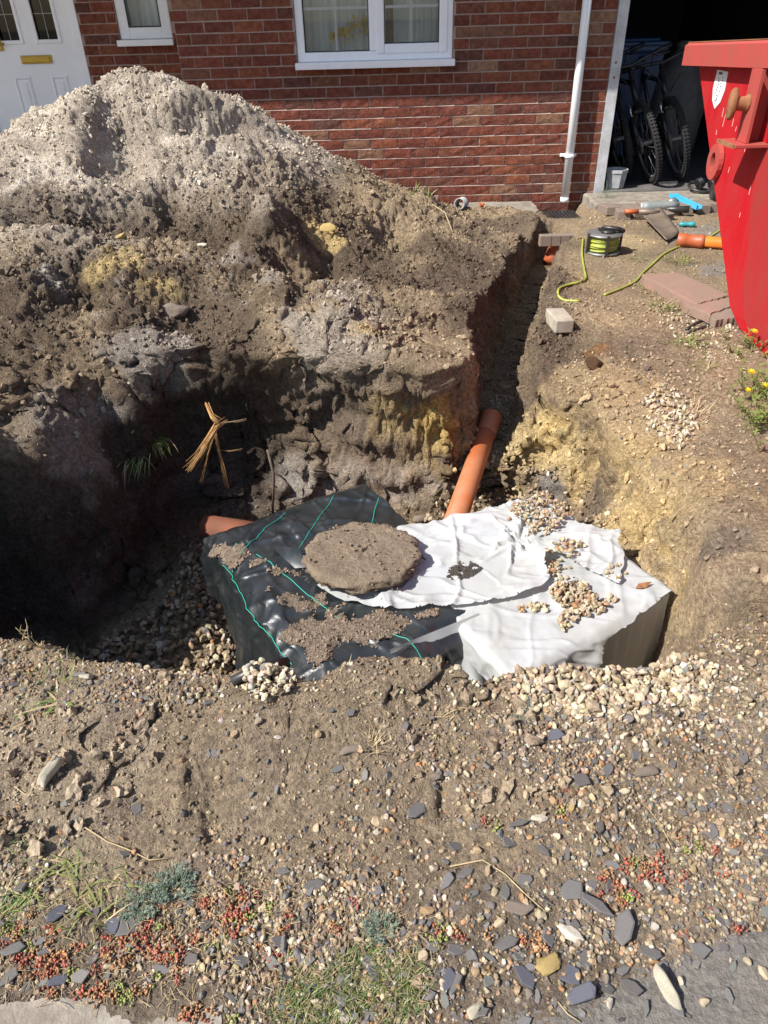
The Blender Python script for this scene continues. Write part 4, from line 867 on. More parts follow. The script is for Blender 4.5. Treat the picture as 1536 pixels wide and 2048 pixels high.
def sheet_mesh(name, m, parent, ulim, vlim, box, zt, wrf, poly, res=.006, flare=.06, thick=0.0):
    us = np.arange(*ulim, res); vs_ = np.arange(*vlim, res); U_, V_ = np.meshgrid(us, vs_)
    sdv = inpoly(poly, U_, V_)+.005*vn(U_*30, V_*30, U_*0, 9)+.012*vn(U_*9, V_*9, U_*0, 19)
    gv, gu = np.gradient(sdv, res); gn = np.sqrt(gu*gu+gv*gv)+1e-6; nearb = (sdv > 0) & (sdv < 1.3*res); keep0 = sdv > 0
    U_ = np.where(nearb, U_-gu/gn*np.minimum(sdv/gn, 1.2*res), U_); V_ = np.where(nearb, V_-gv/gn*np.minimum(sdv/gn, 1.2*res), V_)      # pull the cut edge onto the outline
    wr = wrf(U_, V_, sdv); uu, vv, zz = fold(U_, V_, *box, zt, wr, flare=flare)
    X = uu*UX[0]+vv*VX[0]; Y = uu*UX[1]+vv*VX[1]
    ii = np.arange(U_.size).reshape(U_.shape); q = np.stack([ii[:-1, :-1], ii[:-1, 1:], ii[1:, 1:], ii[1:, :-1]], -1).reshape(-1, 4)
    keep = (sdv.reshape(-1) > 0)[q].all(1); q = q[keep]; u_, inv = np.unique(q, return_inverse=True)
    P = np.stack([X, Y, zz], -1).reshape(-1, 3)[u_]
    o = link(name, np_mesh(name, P, inv.reshape(q.shape), None, True), m, parent); return o
def surf(u, v, box, zt, wrf, flare=.06):
    u, v = np.atleast_1d(u).astype(float), np.atleast_1d(v).astype(float); w = wrf(u, v, np.full(u.shape, .5)); a, b_, c_ = fold(u, v, *box, zt, w, flare=flare)
    return np.stack([a*UX[0]+b_*VX[0], a*UX[1]+b_*VX[1], c_], -1)
BA = (.66, 1.27, -2.16, -1.33); BB = (1.13, 1.80, -1.70, -1.035)
ca = empty('black_wrapped_crate', uvp(.92, -1.75, -.74), 0, 'soakaway crate wrapped in shiny black woven membrane with green threads', 'crate')
CI = Matrix.Translation(tuple(-q for q in uvp(.92, -1.75, -.74)))
def P_(o, e_, inv): o.parent = e_; o.matrix_parent_inverse = inv; return o
def crate_core(u0, u1, v0, v1, z0, z1):
    b = MB(); c = [uvp(u0, v0, 0), uvp(u1, v0, 0), uvp(u1, v1, 0), uvp(u0, v1, 0)]; b.prism([q[:2] for q in c], 'z', z0, z1); return b
P_(crate_core(.67, 1.245, -2.12, -1.36, -.78, -.335).build('crate_core', M['blackplastic']), ca, CI)
def wrA(u, v, s_=None):
    w = .006*fbm(u*5, v*5, u*0, 3, 81)+.010*(1-np.abs(fbm(u*3.2+v*2, v*2.2-u, u*0, 2, 82))*2)*.5+.003*fbm(u*20, v*14, u*0, 2, 84)
    w += .018*np.exp(-(((u-.62)*.55+(v+2.02)*.85)/.02)**2)*sstep(.6, .68, u)*(1-sstep(.85, .98, u))      # raised fold
    def rgA(k1, k2, th, sd_): q1 = u*math.cos(th)+v*math.sin(th); q2 = -u*math.sin(th)+v*math.cos(th)+.02*fbm(u*6, v*6, u*0, 2, sd_+7); return np.maximum(0, 1-np.abs(fbm(q1*k1, q2*k2, u*0, 2, sd_))*3.2)**1.6
    w += .008*rgA(1.6, 9, .5, 83)+.008*rgA(1.6, 10, 2.4, 383)+.006*rgA(2.5, 15, 1.4, 483)+.003*fbm(u*5, v*5, u*0, 2, 583)+.003*(1-np.abs(fbm(u*4, v*6, u*0, 2, 183))*2.2)
    hang = np.maximum(BA[0]-u, 0)
    w += hang*.10*fbm(v*3, u*2, u*0, 2, 184)*sstep(.05, .2, hang)
    return w
polyA = [(.18, -1.98), (.16, -1.5), (.22, -1.28), (.20, -1.12), (.33, -1.0), (.62, -1.02), (.76, -1.06), (.98, -1.10), (1.12, -1.02), (1.27, -1.15), (1.27, -1.80), (1.285, -1.86), (1.28, -2.30), (.50, -2.34), (.30, -2.3)]
memb = P_(sheet_mesh('membrane', M['membrane'], None, (.05, 1.4), (-2.5, -.9), BA, ZTOP, wrA, polyA, res=.007), ca, CI)
def strip(pts, w, name, m, parent, lift=.002):
    b = MB(); pts = [Vector(p) for p in pts]
    b.tube([p+Vector((0, 0, lift)) for p in pts], w, 5); o = b.build(name, m); o.parent = parent; return o
def thread(uvs):
    f = np.linspace(0, 1, 40); k = np.linspace(0, 1, len(uvs)); u = np.interp(f, k, [a[0] for a in uvs]); v = np.interp(f, k, [a[1] for a in uvs])
    u += .002*np.sin(f*11); p = surf(u, v, BA, ZTOP, wrA); p[:, :2] += -UX*.003*(u < BA[0])[:, None]; strip(p, .0013, 'thread', M['thread'], memb)
thread([(.545, -2.05), (.555, -1.8), (.565, -1.45)]); thread([(.70, -1.98), (.755, -1.75), (.80, -1.52)]); thread([(.88, -1.40), (.93, -1.33), (.95, -1.22)])
for a, b_ in (((.90, -2.16), (.62, -1.99)), ((1.12, -2.16), (.84, -1.92)), ((1.27, -2.06), (1.12, -1.88))): thread([a, ((a[0]+b_[0])/2+.01, (a[1]+b_[1])/2-.01), b_])
thread([(.66, -2.07), (.60, -2.02), (.56, -1.98)])
# loose triangular fold of the membrane beside the concrete disc
fp = [px2uv(540, 1095), px2uv(600, 1112), px2uv(618, 1140), px2uv(590, 1137), px2uv(565, 1112)]
vs = [surf(u, v, BA, ZTOP, wrA)[0]+np.array([0, 0, z_]) for (u, v), z_ in zip(fp, (.005, .035, .012, .006, .04))]
b = MB(); b.add([tuple(v) for v in vs], [(0, 1, 4), (1, 2, 3), (1, 3, 4), (0, 4, 3)], 0, True); o = b.build('loose_fold', M['membrane']); o.parent = memb

cb = empty('white_wrapped_crate', uvp(1.46, -1.36, -.74), 0, 'soakaway crate covered with wrinkled white fleece sheets and loose gravel', 'crate')
CB = Matrix.Translation(tuple(-q for q in uvp(1.46, -1.36, -.74)))
P_(crate_core(1.16, 1.775, -1.67, -1.065, -.78, -.325).build('crate_core', M['blackplastic']), cb, CB)
def wr2(u, v, s_):
    w = .004*fbm(u*4, v*4, u*0, 3, 85)+.004*fbm(u*9+v*3, v*4, u*0, 2, 86)+.002*fbm(u*26, v*26, u*0, 2, 186)
    h_ = np.maximum(v-BB[3], 0)+np.maximum(BB[0]-u, 0)
    w += sstep(.03, .2, h_)*(.02*np.sin(u*17+v*6)+.012*np.sin(u*31+1)+.03*np.sin(v*13+1))
    q1 = u*.77+v*.63; q2 = -u*.63+v*.77+.03*fbm(u*5, v*5, u*0, 2, 287)
    w += .007*np.maximum(0, 1-np.abs(fbm(q1*2.4, q2*10, u*0, 2, 286))*3)**2+.005*np.maximum(0, 1-np.abs(fbm(q2*3, q1*9, u*0, 2, 288))*3)**2
    return w+.002
poly2 = [(.90, -1.42), (.98, -1.25), (.93, -1.02), (.86, -.86), (1.0, -.74), (1.13, -.72), (1.27, -.76), (1.40, -.84), (1.47, -.99), (1.66, -1.015), (1.83, -1.03), (1.845, -1.06), (1.845, -1.72), (1.5, -1.73), (1.1, -1.72), (1.0, -1.6)]
lower = P_(sheet_mesh('lower_fleece', M['fleece'], None, (.75, 2.2), (-1.9, -.6), BB, ZTOP+.002, wr2, poly2, flare=.10), cb, CB)
# right-hand side faces of the crate, shaded black membrane
sideb = MB(); 
for f0 in range(12):
    pass
uu = np.linspace(1.50, 1.80, 16); 
b = MB(); vs = []
for i, u in enumerate(uu):
    for j, zz in enumerate((-.315, -.45, -.6, -.78)): vs.append(uvp(u, -1.035+.006*math.sin(i*2.1+j)+.004*j, zz))
fs = [(i*4+j, i*4+j+1, (i+1)*4+j+1, (i+1)*4+j) for i in range(15) for j in range(3)]; b.add(vs, fs, 0, True)
vs = []
for i, v in enumerate(np.linspace(-1.035, -1.70, 16)):
    for j, zz in enumerate((-.315, -.45, -.6, -.78)): vs.append(uvp(1.806+.005*math.sin(i*1.7+j), v, zz))
b.add(vs, fs, 0, True); P_(b.build('side_fleece', M['fleece']), cb, CB)
# upper crumpled sheet, from under the disc to the right
def wr1(u, v, s_):
    a = u*.8+v*.6; c = -u*.6+v*.8
    def rg(k1, k2, th, sd_): q1 = u*math.cos(th)+v*math.sin(th); q2 = -u*math.sin(th)+v*math.cos(th); q2 = q2+.03*fbm(u*5, v*5, u*0, 2, sd_+7); return np.maximum(0, 1-np.abs(fbm(q1*k1, q2*k2, u*0, 2, sd_))*3.0)**2
    w = .004+.010*rg(2.5, 10, .9, 87)+.011*rg(2, 8, 2.3, 88)+.007*rg(5, 14, .2, 89)+.005*fbm(u*6, v*6, u*0, 3, 187)
    cu, cv = px2uv(1035, 1095); du, dv = u-cu, v-cv; rr = np.sqrt(du*du+dv*dv)+1e-4; th = np.arctan2(dv, du)
    w += .035*np.exp(-(rr/.17)**2)*np.maximum(0, 1-np.abs(fbm(th*2.2, rr*7, u*0, 2, 188))*2.6)**1.5*sstep(.0, .05, rr)
    du2, dv2 = px2uv(1080, 1130); w += .028*np.exp(-(((u-du2)/.03)**2+((v-dv2)/.07)**2))
    return np.maximum(w, .003)
poly1 = [px2uv(*p) for p in ((632, 1180), (690, 1219), (760, 1226), (880, 1226), (990, 1212), (1060, 1196), (1096, 1170), (1088, 1132), (1108, 1120), (1165, 1150), (1236, 1176), (1238, 1130), (1234, 1078), (1166, 1060), (1080, 1002), (1000, 1022), (930, 1045), (860, 1056), (800, 1062), (770, 1090), (730, 1150))]
BU = (.4, 2.2, -2.4, -1.02)
upper = P_(sheet_mesh('upper_fleece', M['fleece'], None, (.45, 2.0), (-2.1, -.95), BU, ZTOP+.022, wr1, poly1, res=.005), cb, CB)
# folded flap of the upper sheet that hangs over the front
vs = []; A0, A1 = (.86, -1.318), (1.19, -1.30); n = 34
for i in range(n+1):
    f = i/n; u = A0[0]+(A1[0]-A0[0])*f; v = A0[1]+(A1[1]-A0[1])*f; L = .015+.30*sstep(.0, .45, f)
    for j in range(7):
        g = j/6; vv = v+.014+.16*g*sstep(.1, .6, f)+.030*g*math.sin(f*17)*(.3+g); vs.append(uvp(u+.03*g*math.sin(f*13), vv, ZTOP+.012-.012*(j > 0)-L*g))
b = MB(); b.add(vs, [(i*7+j, i*7+j+1, (i+1)*7+j+1, (i+1)*7+j) for i in range(n) for j in range(6)], 0, True); P_(b.build('front_flap', M['fleece']), cb, CB)

# rough round concrete cap lying on both crates
dcx = at(725, 1113, z=-.235); disc = empty('concrete_disc', (dcx[0], dcx[1], -.252), .2, 'round rough concrete disc lying where black membrane meets white fleece', 'concrete disc')
disc.rotation_euler = (-.05, .03, .2)
n = 96; NR = 26; P0 = []
for i in range(NR+1):
    f = i/NR
    for k in range(n):
        a_ = 2*math.pi*k/n
        if f < .68: rad, zz = .2*f/.68*.97, .044
        else: g = (f-.68)/.32*math.pi/2*1.0; rad, zz = .194+.010*math.sin(2*g), .044*(1-(f-.68)/.32)
        P0.append((rad*math.cos(a_), .94*rad*math.sin(a_), zz, f))
P0 = np.array(P0); nz = fbm(P0[:, 0]*30, P0[:, 1]*30, P0[:, 2]*40, 4, 90); nb = fbm(P0[:, 0]*7, P0[:, 1]*7, P0[:, 2]*7, 3, 91); ws, _w2 = worley(P0[:, 0]*70, P0[:, 1]*70, P0[:, 2]*90, 92)
ed2 = sstep(.6, .75, P0[:, 3]); k_ = 1+ed2*(.07*nz+.08*(.5-ws))+.022*nb*ed2
V0 = np.stack([P0[:, 0]*k_, P0[:, 1]*k_, P0[:, 2]+(1-sstep(.85, 1, P0[:, 3]))*(.0045*nz+.005*nb+.006*(.5-ws)*ed2+.003*(.5-ws))], -1)
ii = np.arange(NR)[:, None]*n+np.arange(n)[None]; jj = np.arange(NR)[:, None]*n+(np.arange(n)[None]+1) % n
F0 = np.stack([ii, ii+n, jj+n, jj], -1).reshape(-1, 4)
link('disc', np_mesh('disc', V0, F0[:, ::1], None, True), M['disc'], disc)


# orange drain pipes
pa = Vector(at(983, 836, z=-.36)); pb = Vector(at(903, 1062, z=-.40)); pb = pa+(pb-pa)*1.05
dp_ = empty('drain_pipe', pb, 0, 'dusty orange drain pipe running from the trench to the crates', 'pipe'); DI = Matrix.Translation(-pb)
P_(MB().tube([pa+(pb-pa)*.1, pa.lerp(pb, .5), pb], .047, 24).build('pipe', M['orange']), dp_, DI)
ax = (pa-pb).normalized(); P_(MB().tube([pa-ax*.17, pa-ax*.15, pa-ax*.03, pa-ax*.028, pa-ax*.006, pa, pa-ax*.001, pa-ax*.10], [.047, .051, .051, .0555, .0555, .052, .046, .045], 24).build('socket', M['orange']), dp_, DI)
P_(MB().tube([pa-ax*.004, pa-ax*.012], .0470, 24).build('dark_cap', M['rubber']), dp_, DI)  # solid black disc closing the socket mouth
l0 = Vector(at(404, 1042, y=2.47)); o = MB().tube([l0+Vector((.0, .03, -.055)), l0+Vector((.30, -.06, -.05))], .055, 20).build('pipe_in_shade', M['orangeshade']); tag(o, 'orange pipe in deep shade left behind the black membrane', 'pipe')
q, _ = G(490, 1362); o = MB().tube([q+Vector((-.03, -.01, .01)), q+Vector((.03, .02, .02)), q+Vector((.10, .06, .0))], .013, 10).build('black_hose', M['blackplastic']); tag(o, 'short black hose end poking from gravel at the near pit edge', 'hose')

# ------------------------------------------------------------------ block, slabs, cable reel, tools on the right bank
def place(o, px, py, dz=0., rz=0., tilt=(0, 0)):
    p, n_ = G(px, py); o.location = (p.x, p.y, p.z+dz); o.rotation_euler = (tilt[0], tilt[1], rz); return o
o = MB().box((0, 0, .025), (.095, .175, .068), bev=.006).build('concrete_block', M['paleblock']); tag(o, 'single pale concrete block lying alone on the bare soil by the trench', 'block'); place(o, 1117, 650, 0, .12, (.03, .02))
def slab_px(name, pxs, zt, th, m, label, seed):
    pl = [tuple(at(*p, z=zt)[:2]) for p in pxs]; return rough_slab(name, pl, zt-th, zt, m, label, 'slab', seed=seed, amp=.004)
slab_px('paving_slab', ((1283, 548), (1356, 545), (1458, 590), (1395, 607)), .035, .06, M['paver'], 'pink paving slab lying flat near the cable, nearest the garage', 1)
slab_px('paving_slab', ((1350, 578), (1395, 609), (1440, 598), (1472, 592), (1480, 606), (1420, 628), (1368, 606)), .028, .05, M['paver'], 'soil-covered pink paving slab against the foot of the red skip', 2)
slab_px('paving_slab', ((1400, 615), (1478, 607), (1486, 634), (1432, 640)), .020, .05, M['blockpaver'], 'dark broken paving slab under the black strap by the skip', 5)
# block pavers along the threshold
for k, (px, py, rz, s_) in enumerate(((1222, 432, .1, 1), (1250, 440, -.1, 1), (1275, 436, .2, 1), (1345, 432, .0, 1.0), (1375, 428, -.08, 1), (1405, 427, .06, 1.05), (1424, 425, .0, 1), (1332, 445, .5, .8), (1298, 428, .05, 1))):
    p, _ = G(px, py); o = MB().box((0, 0, 0), (.10*s_, .20*s_, .062), bev=.005).build('paving_block', M['blockpaver']); o.location = (p.x, p.y+.10, p.z+.028); o.rotation_euler = (random.uniform(-.06, .06), random.uniform(-.06, .06), rz)
    tag(o, ['leftmost paving block of the loose row, below the upright grey-green plant', 'second paving block from the left, beside the spade socket', 'paving block left of the grey power tool', 'paving block under the upper end of the blue level', 'paving block right of the blue level, third from the right end', 'paving block second from the right end of the threshold row', 'rightmost paving block of the row, against the dark basket', 'short broken paving block below the blue level', 'paving block underneath the grey power tool'][k], 'paving block', 'paving blocks along the garage threshold')
# cable reel
rc, _ = G(1205, 506); reel = empty('cable_reel', (rc.x, rc.y+.02, rc.z), -.25, 'cable reel wound with bright yellow cable lying on bare soil', 'cable reel')
RR = .112
b = MB()
for zz in (.008, .118): b.lathe([(.03, zz-.006), (RR, zz-.006), (RR+.003, zz), (RR, zz+.006), (.03, zz+.006)], 32)
b.build('flange', M['greysteel'], reel); MB().lathe([(.05, 0), (.05, .12)], 16).build('core', M['blackplastic'], reel)
for lay in range(3):
    pts = []; tn = 9
    for k in range(tn*20+1):
        a = k/20*2*math.pi; pts.append(((.066+.012*lay+.006*math.sin(a*.31+lay))*math.cos(a), (.066+.012*lay+.006*math.cos(a*.27))*math.sin(a), .020+(.085)*k/(tn*20)+.005*math.sin(a*.5+lay*2)))
    MB().tube(pts, .0068, 6).build('cable_layer', M['yellowcable'], reel)
for a in (-2.6, -1.35, .2, 1.9): b = MB(); b.box(((RR-.001)*math.cos(a), (RR-.001)*math.sin(a), .063), (.014, .018, .128), Matrix.Rotation(a, 3, 'Z')); b.build('guard_bar', M['blackplastic'], reel)
b = MB(); b.tube([(-.03, .05, .125), (.0, .02, .15), (.08, .0, .15), (.12, .03, .13)], .014, 8); b.tube([(.02, 0, .12), (.02, 0, .14)], .045, 14); b.build('handle', M['blackplastic'], reel)
def cable(name, pxs, rad, m, label, cat='cable', lift=.006):
    ps = []
    for i in range(len(pxs)-1):
        a0 = np.array(pxs[max(i-1, 0)]); a1 = np.array(pxs[i]); a2 = np.array(pxs[i+1]); a3 = np.array(pxs[min(i+2, len(pxs)-1)])
        for f in np.linspace(0, 1, 7)[:-1]: ps.append(.5*((2*a1)+(-a0+a2)*f+(2*a0-5*a1+4*a2-a3)*f*f+(-a0+3*a1-3*a2+a3)*f**3))
    ps.append(np.array(pxs[-1])); pts = []
    for p in ps: h_, _ = G(*p); pts.append(h_+Vector((0, 0, lift)))
    zs = [p.z for p in pts]
    for i in range(1, len(pts)-1): pts[i].z = max(zs[i], (zs[i-1]+zs[i+1])/2)
    o = MB().tube(pts, rad, 7).build(name, m); return tag(o, label, cat)
cable('yellow_cable', [(1166, 478), (1164, 510), (1168, 540), (1171, 557), (1163, 565), (1135, 572), (1118, 580), (1117, 594), (1130, 603), (1160, 604)], .0068, M['yellowcable'], 'loose yellow cable tail looping from the reel towards the trench')
cable('yellow_cable', [(1455, 452), (1420, 475), (1390, 490), (1365, 493), (1330, 508), (1305, 530), (1285, 548), (1270, 565), (1240, 580), (1208, 592)], .0068, M['yellowcable'], 'yellow cable running from behind the orange pipe past the pink slab')
cable('trailing_cord', [(1372, 355), (1385, 372), (1398, 392), (1402, 402)], .005, M['yellowcable'], 'thin yellow cord trailing over the garage threshold', 'cord', .03)
cable('grey_flex', [(1370, 412), (1385, 398), (1400, 394), (1418, 395)], .005, M['greyplastic'], 'grey flex curving towards the dark basket on the right', 'flex', .03)
cable('black_strap', [(1372, 662), (1400, 645), (1440, 636), (1478, 633)], .008, M['blackplastic'], 'black strap lying on soil beneath the skip corner', 'strap')
cable('black_strap', [(1376, 668), (1410, 655), (1450, 645), (1480, 641)], .007, M['blackplastic'], 'second thinner black strap lying nearer along the skip corner', 'strap')
# orange pipe with coupling
def gpt(px, py, dz): h_, _ = G(px, py); return h_+Vector((0, 0, dz))
a0, a1 = gpt(1352, 492, .04), gpt(1500, 503, .04); a1 = a0+(a1-a0).normalized()*1.1
op = empty('orange_pipe', a0, 0, 'new orange pipe with push-fit coupling pointing under the red skip', 'pipe'); OI = Matrix.Translation(-a0); ax = (a1-a0).normalized()
P_(MB().tube([a0+ax*.05, a1], .036, 20).build('pipe', M['orangepipe2']), op, OI)
P_(MB().tube([a0, a0+ax*.005, a0+ax*.05, a0+ax*.055, a0+ax*.135, a0+ax*.14, a0+ax*.165, a0+ax*.17], [.040, .044, .044, .041, .041, .045, .045, .040], 20).build('coupling', M['orangedark']), op, OI)
# spade blade
s0, s1, s2, s3 = [gpt(*p) for p in ((1283, 447, .05), (1318, 432, .06), (1356, 474, .035), (1330, 490, .03))]
sp = empty('spade', (s0+s2)/2, 0, 'dirty steel spade blade lying face up beside the orange pipe', 'spade'); SI = Matrix.Translation(-(s0+s2)/2)
b = MB(); g = []
for i in range(7):
    for j in range(7):
        f, h_ = i/6, j/6; p = s0.lerp(s1, f).lerp(s3.lerp(s2, f), h_); p = p+Vector((0, 0, .018*(4*(f-.5)**2)-.01)); g.append(p)
vs = g+[p-Vector((0, 0, .005)) for p in g]; fs = []
for i in range(6):
    for j in range(6): a_ = i*7+j; fs += [(a_, a_+1, a_+8, a_+7), (49+a_+7, 49+a_+8, 49+a_+1, 49+a_)]
ed_ = [i*7 for i in range(7)]+[42+j for j in range(1, 7)]+[i*7+6 for i in range(5, -1, -1)]+[j for j in range(5, 0, -1)]
for a_, c_ in zip(ed_, ed_[1:]+ed_[:1]): fs.append((c_, a_, 49+a_, 49+c_))
b.add(vs, fs, 0, True); P_(b.build('blade', M['spade']), sp, SI)
md = (s0+s1)/2; tail = gpt(1262, 440, .06); P_(MB().tube([md+(md-tail)*.4, md, tail.lerp(md, .3)], [.012, .020, .018], 10).build('socket', M['spade']), sp, SI)
dirv = (tail-md).normalized(); P_(MB().tube([tail.lerp(md, .3), tail.lerp(md, .3)+dirv*.10], .017, 10).build('shaft', M['orangedark']), sp, SI)
# power tool: barrel, grip, guard
tc_ = gpt(1320, 428, .05); tool = empty('power_tool', tc_, -.12, 'grey dusty power tool lying on the paving blocks', 'power tool')
MB().tube([(-.15, -.02, 0), (-.10, -.02, 0), (-.05, -.015, .005), (.06, 0, .01), (.12, .01, .012)], [.042, .046, .040, .034, .03], 14).build('motor_housing', M['greyplastic'], tool)
MB().tube([(-.158, -.02, 0), (-.15, -.02, 0)], .036, 14).build('end_cap', M['potwhite'], tool)
MB().tube([(.0, -.03, -.01), (.10, -.055, -.005), (.19, -.07, .0)], [.022, .024, .026], 10).build('grip', M['blackplastic'], tool)
MB().tube([(.06, .03, .02), (.10, .06, .03), (.13, .07, .015)], [.028, .030, .02], 10).build('gear_head', M['greysteel'], tool)
MB().tube([(-.15, .02, .0), (-.22, .03, -.02), (-.25, -.02, -.04), (-.24, -.10, -.05)], .006, 6).build('flex', M['blackplastic'], tool)
# blue spirit level shaped plastic length
b0, b1 = gpt(1340, 411, .07), gpt(1395, 432, .05); lv = empty('blue_level', (b0+b1)/2, 0, 'bright blue plastic level propped on the paving blocks', 'level'); LI = Matrix.Translation(-(b0+b1)/2)
dv_ = (b1-b0); zr = dv_.to_track_quat('X', 'Z').to_matrix(); b = MB(); L_ = dv_.length
b.box((b0+b1)/2+zr @ Vector((0, 0, 0)), (L_, .046, .008), zr); b.box((b0+b1)/2+zr @ Vector((0, -.022, .010)), (L_, .006, .028), zr); b.box((b0+b1)/2+zr @ Vector((0, .022, .010)), (L_, .006, .028), zr); P_(b.build('body', M['blueplastic']), lv, LI)
P_(MB().box(b1-zr @ Vector((.05, 0, -.009)), (.05, .02, .008), zr).build('slot', M['rubber']), lv, LI); P_(MB().box(b0+zr @ Vector((.10, 0, .009)), (.06, .025, .01), zr).build('vial', M['leafyellow']), lv, LI)
# screwdriver
c0_, c1_ = gpt(1345, 453, .015), gpt(1386, 455, .022); sd_ = empty('screwdriver', c1_, 0, 'screwdriver with a teal green handle lying on soil', 'screwdriver'); KI = Matrix.Translation(-c1_); ax = (c1_-c0_).normalized()
P_(MB().tube([c0_, c1_-ax*.09], .004, 8).build('shank', M['greysteel']), sd_, KI)
P_(MB().tube([c1_-ax*.10, c1_-ax*.085, c1_-ax*.06, c1_-ax*.045, c1_-ax*.02, c1_+ax*.0, c1_+ax*.012], [.010, .016, .017, .012, .019, .019, .012], 10).build('handle', M['tealplastic']), sd_, KI)
# dark woven basket/bag on its side
k0 = gpt(1418, 408, .09); k1 = gpt(1470, 408, .10); bs_ = empty('dark_basket', k0, 0, 'dark ribbed basket lying on its side half behind the skip', 'basket'); BI = Matrix.Translation(-k0); ax = (k1-k0).normalized()
P_(MB().tube([k0, k0+ax*.02, k0+ax*.16, k0+ax*.34], [.06, .075, .10, .125], 24, cap=True).build('body', M['blackplastic']), bs_, BI)
for k in range(8): rr = .073+.052*k/7; P_(MB().tube([k0+ax*(.02+.3*k/7), k0+ax*(.028+.3*k/7)], rr+.006, 24).build('hoop', M['blackplastic']), bs_, BI)
# broken grey pipe piece and orange shards by the wall
g0, g1 = gpt(918, 420, .045), gpt(957, 410, .045); br = empty('broken_pipe', g0, 0, 'broken dusty grey pipe piece on the path slab by the wall', 'pipe'); RI = Matrix.Translation(-g0); ax = (g1-g0).normalized()
b = MB(); n = 16; prof_ = [(0, .043), (.11, .043), (.112, .047), (.135, .047), (.14, .043), (.165, .043)]; side_ = ax.cross(Vector((0, 0, 1))).normalized(); up_ = side_.cross(ax)
vs = [g0+ax*t_+(side_*math.cos(2*math.pi*k/n)+up_*math.sin(2*math.pi*k/n))*r_ for t_, r_ in prof_+[(t_, r_-.006) for t_, r_ in prof_[::-1]] for k in range(n)]; m_ = len(prof_)*2
b.add(vs, [(i*n+k, i*n+(k+1) % n, ((i+1) % m_)*n+(k+1) % n, ((i+1) % m_)*n+k) for i in range(m_) for k in range(n)], 0, True); P_(b.build('pipe', M['potwhite']), br, RI)
for px, py, s_ in ((932, 402, .05), (962, 416, .04), (975, 408, .035)):
    p = gpt(px, py, .02); o = MB().box((0, 0, 0), (s_, s_*.7, .012), Euler((.5, .3, px))).box((s_*.3, .01, .004), (s_*.6, s_*.5, .012), Euler((.2, -.4, px))).build('clay_shard', M['orangedark']); o.location = p; tag(o, {932: 'orange clay shard above the broken grey pipe, nearest the wall', 962: 'orange clay shard at the right end of the broken grey pipe', 975: 'small orange clay shard furthest right, under the lower weed'}[px], 'shard', 'orange shards on the path slab')
# ------------------------------------------------------------------ loose stones, soil crumbs
def ico(sub):
    bm = bmesh.new(); bmesh.ops.create_icosphere(bm, subdivisions=sub, radius=1); bm.verts.index_update()
    v = np.array([q.co[:] for q in bm.verts]); f = np.array([[q.index for q in p.verts] for p in bm.faces]); bm.free(); return v, f
I1, I2, I3 = ico(1), ico(2), ico(3)
def rock(base, seed, cuts=7, flatten=(1, .8, .6), lo=.55, hi=.95, rough=.0):
    g = np.random.default_rng(seed); v = base[0].copy()
    for k in range(cuts):
        nn = g.normal(size=3); nn /= np.linalg.norm(nn); hh = g.uniform(lo, hi); d_ = v@nn; v -= np.maximum(0, d_-hh)[:, None]*nn*.92
    v *= np.array(flatten)*g.uniform(.85, 1.15, 3)
    if rough: v *= 1+rough*fbm(v[:, 0]*2.2+seed, v[:, 1]*2.2, v[:, 2]*2.2, 3, seed)[:, None]
    return v, base[1]
ROCKS_S = [rock(I1, 100+i, 5, (1, .8, .6), .45, .9, .15) for i in range(12)]              # 20 triangles
ROCKS_M = [rock(I2, 200+i, 11, (1, .78, .58), .42, .85, .10) for i in range(16)]             # 80 triangles
CLODS = [rock(I1, 300+i, 5, (1, .85, .7), .45, .95, .6) for i in range(12)]
CLODM = [rock(I2, 330+i, 7, (1, .85, .7), .45, .9, .7) for i in range(10)]
def rand_rot(n, g, tilt=3.2):
    a = g.uniform(0, 2*math.pi, n); b_ = g.normal(0, tilt, n); c_ = g.normal(0, tilt, n)
    ca, sa, cb_, sb, cc, sc_ = np.cos(a), np.sin(a), np.cos(b_), np.sin(b_), np.cos(c_), np.sin(c_); o = np.zeros(n); l = np.ones(n)
    Z = np.stack([np.stack([ca, -sa, o], -1), np.stack([sa, ca, o], -1), np.stack([o, o, l], -1)], 1)
    Yr = np.stack([np.stack([cb_, o, sb], -1), np.stack([o, l, o], -1), np.stack([-sb, o, cb_], -1)], 1)
    Xr = np.stack([np.stack([l, o, o], -1), np.stack([o, cc, -sc_], -1), np.stack([o, sc_, cc], -1)], 1)
    return Z @ Yr @ Xr
def scatter(name, pos, size, colr, bases, m, tilt=3.2, smooth=True, seed=1, label=None, aniso=None):
    g = np.random.default_rng(seed); pos = np.asarray(pos); n = len(pos); pick = g.integers(0, len(bases), n); Rm = rand_rot(n, g, tilt); Vs, Fs, Cs = [], [], []; off = 0
    for k, (bv, bf) in enumerate(bases):
        ii = np.where(pick == k)[0]
        if not len(ii): continue
        vv = bv[None]*np.asarray(size)[ii][:, None, None]
        if aniso is not None: vv = vv*aniso[ii][:, None, :]
        vv = np.einsum('nij,nkj->nki', Rm[ii], vv)+pos[ii][:, None]
        ff = bf[None]+(np.arange(len(ii))*len(bv))[:, None, None]+off
        Vs.append(vv.reshape(-1, 3)); Fs.append(ff.reshape(-1, 3)); Cs.append(np.repeat(np.asarray(colr)[ii], len(bv), 0)); off += len(ii)*len(bv)
    o = link(name, np_mesh(name, np.concatenate(Vs), np.concatenate(Fs), np.concatenate(Cs), smooth), m)
    return tag(o, label, None, None, 'stuff')
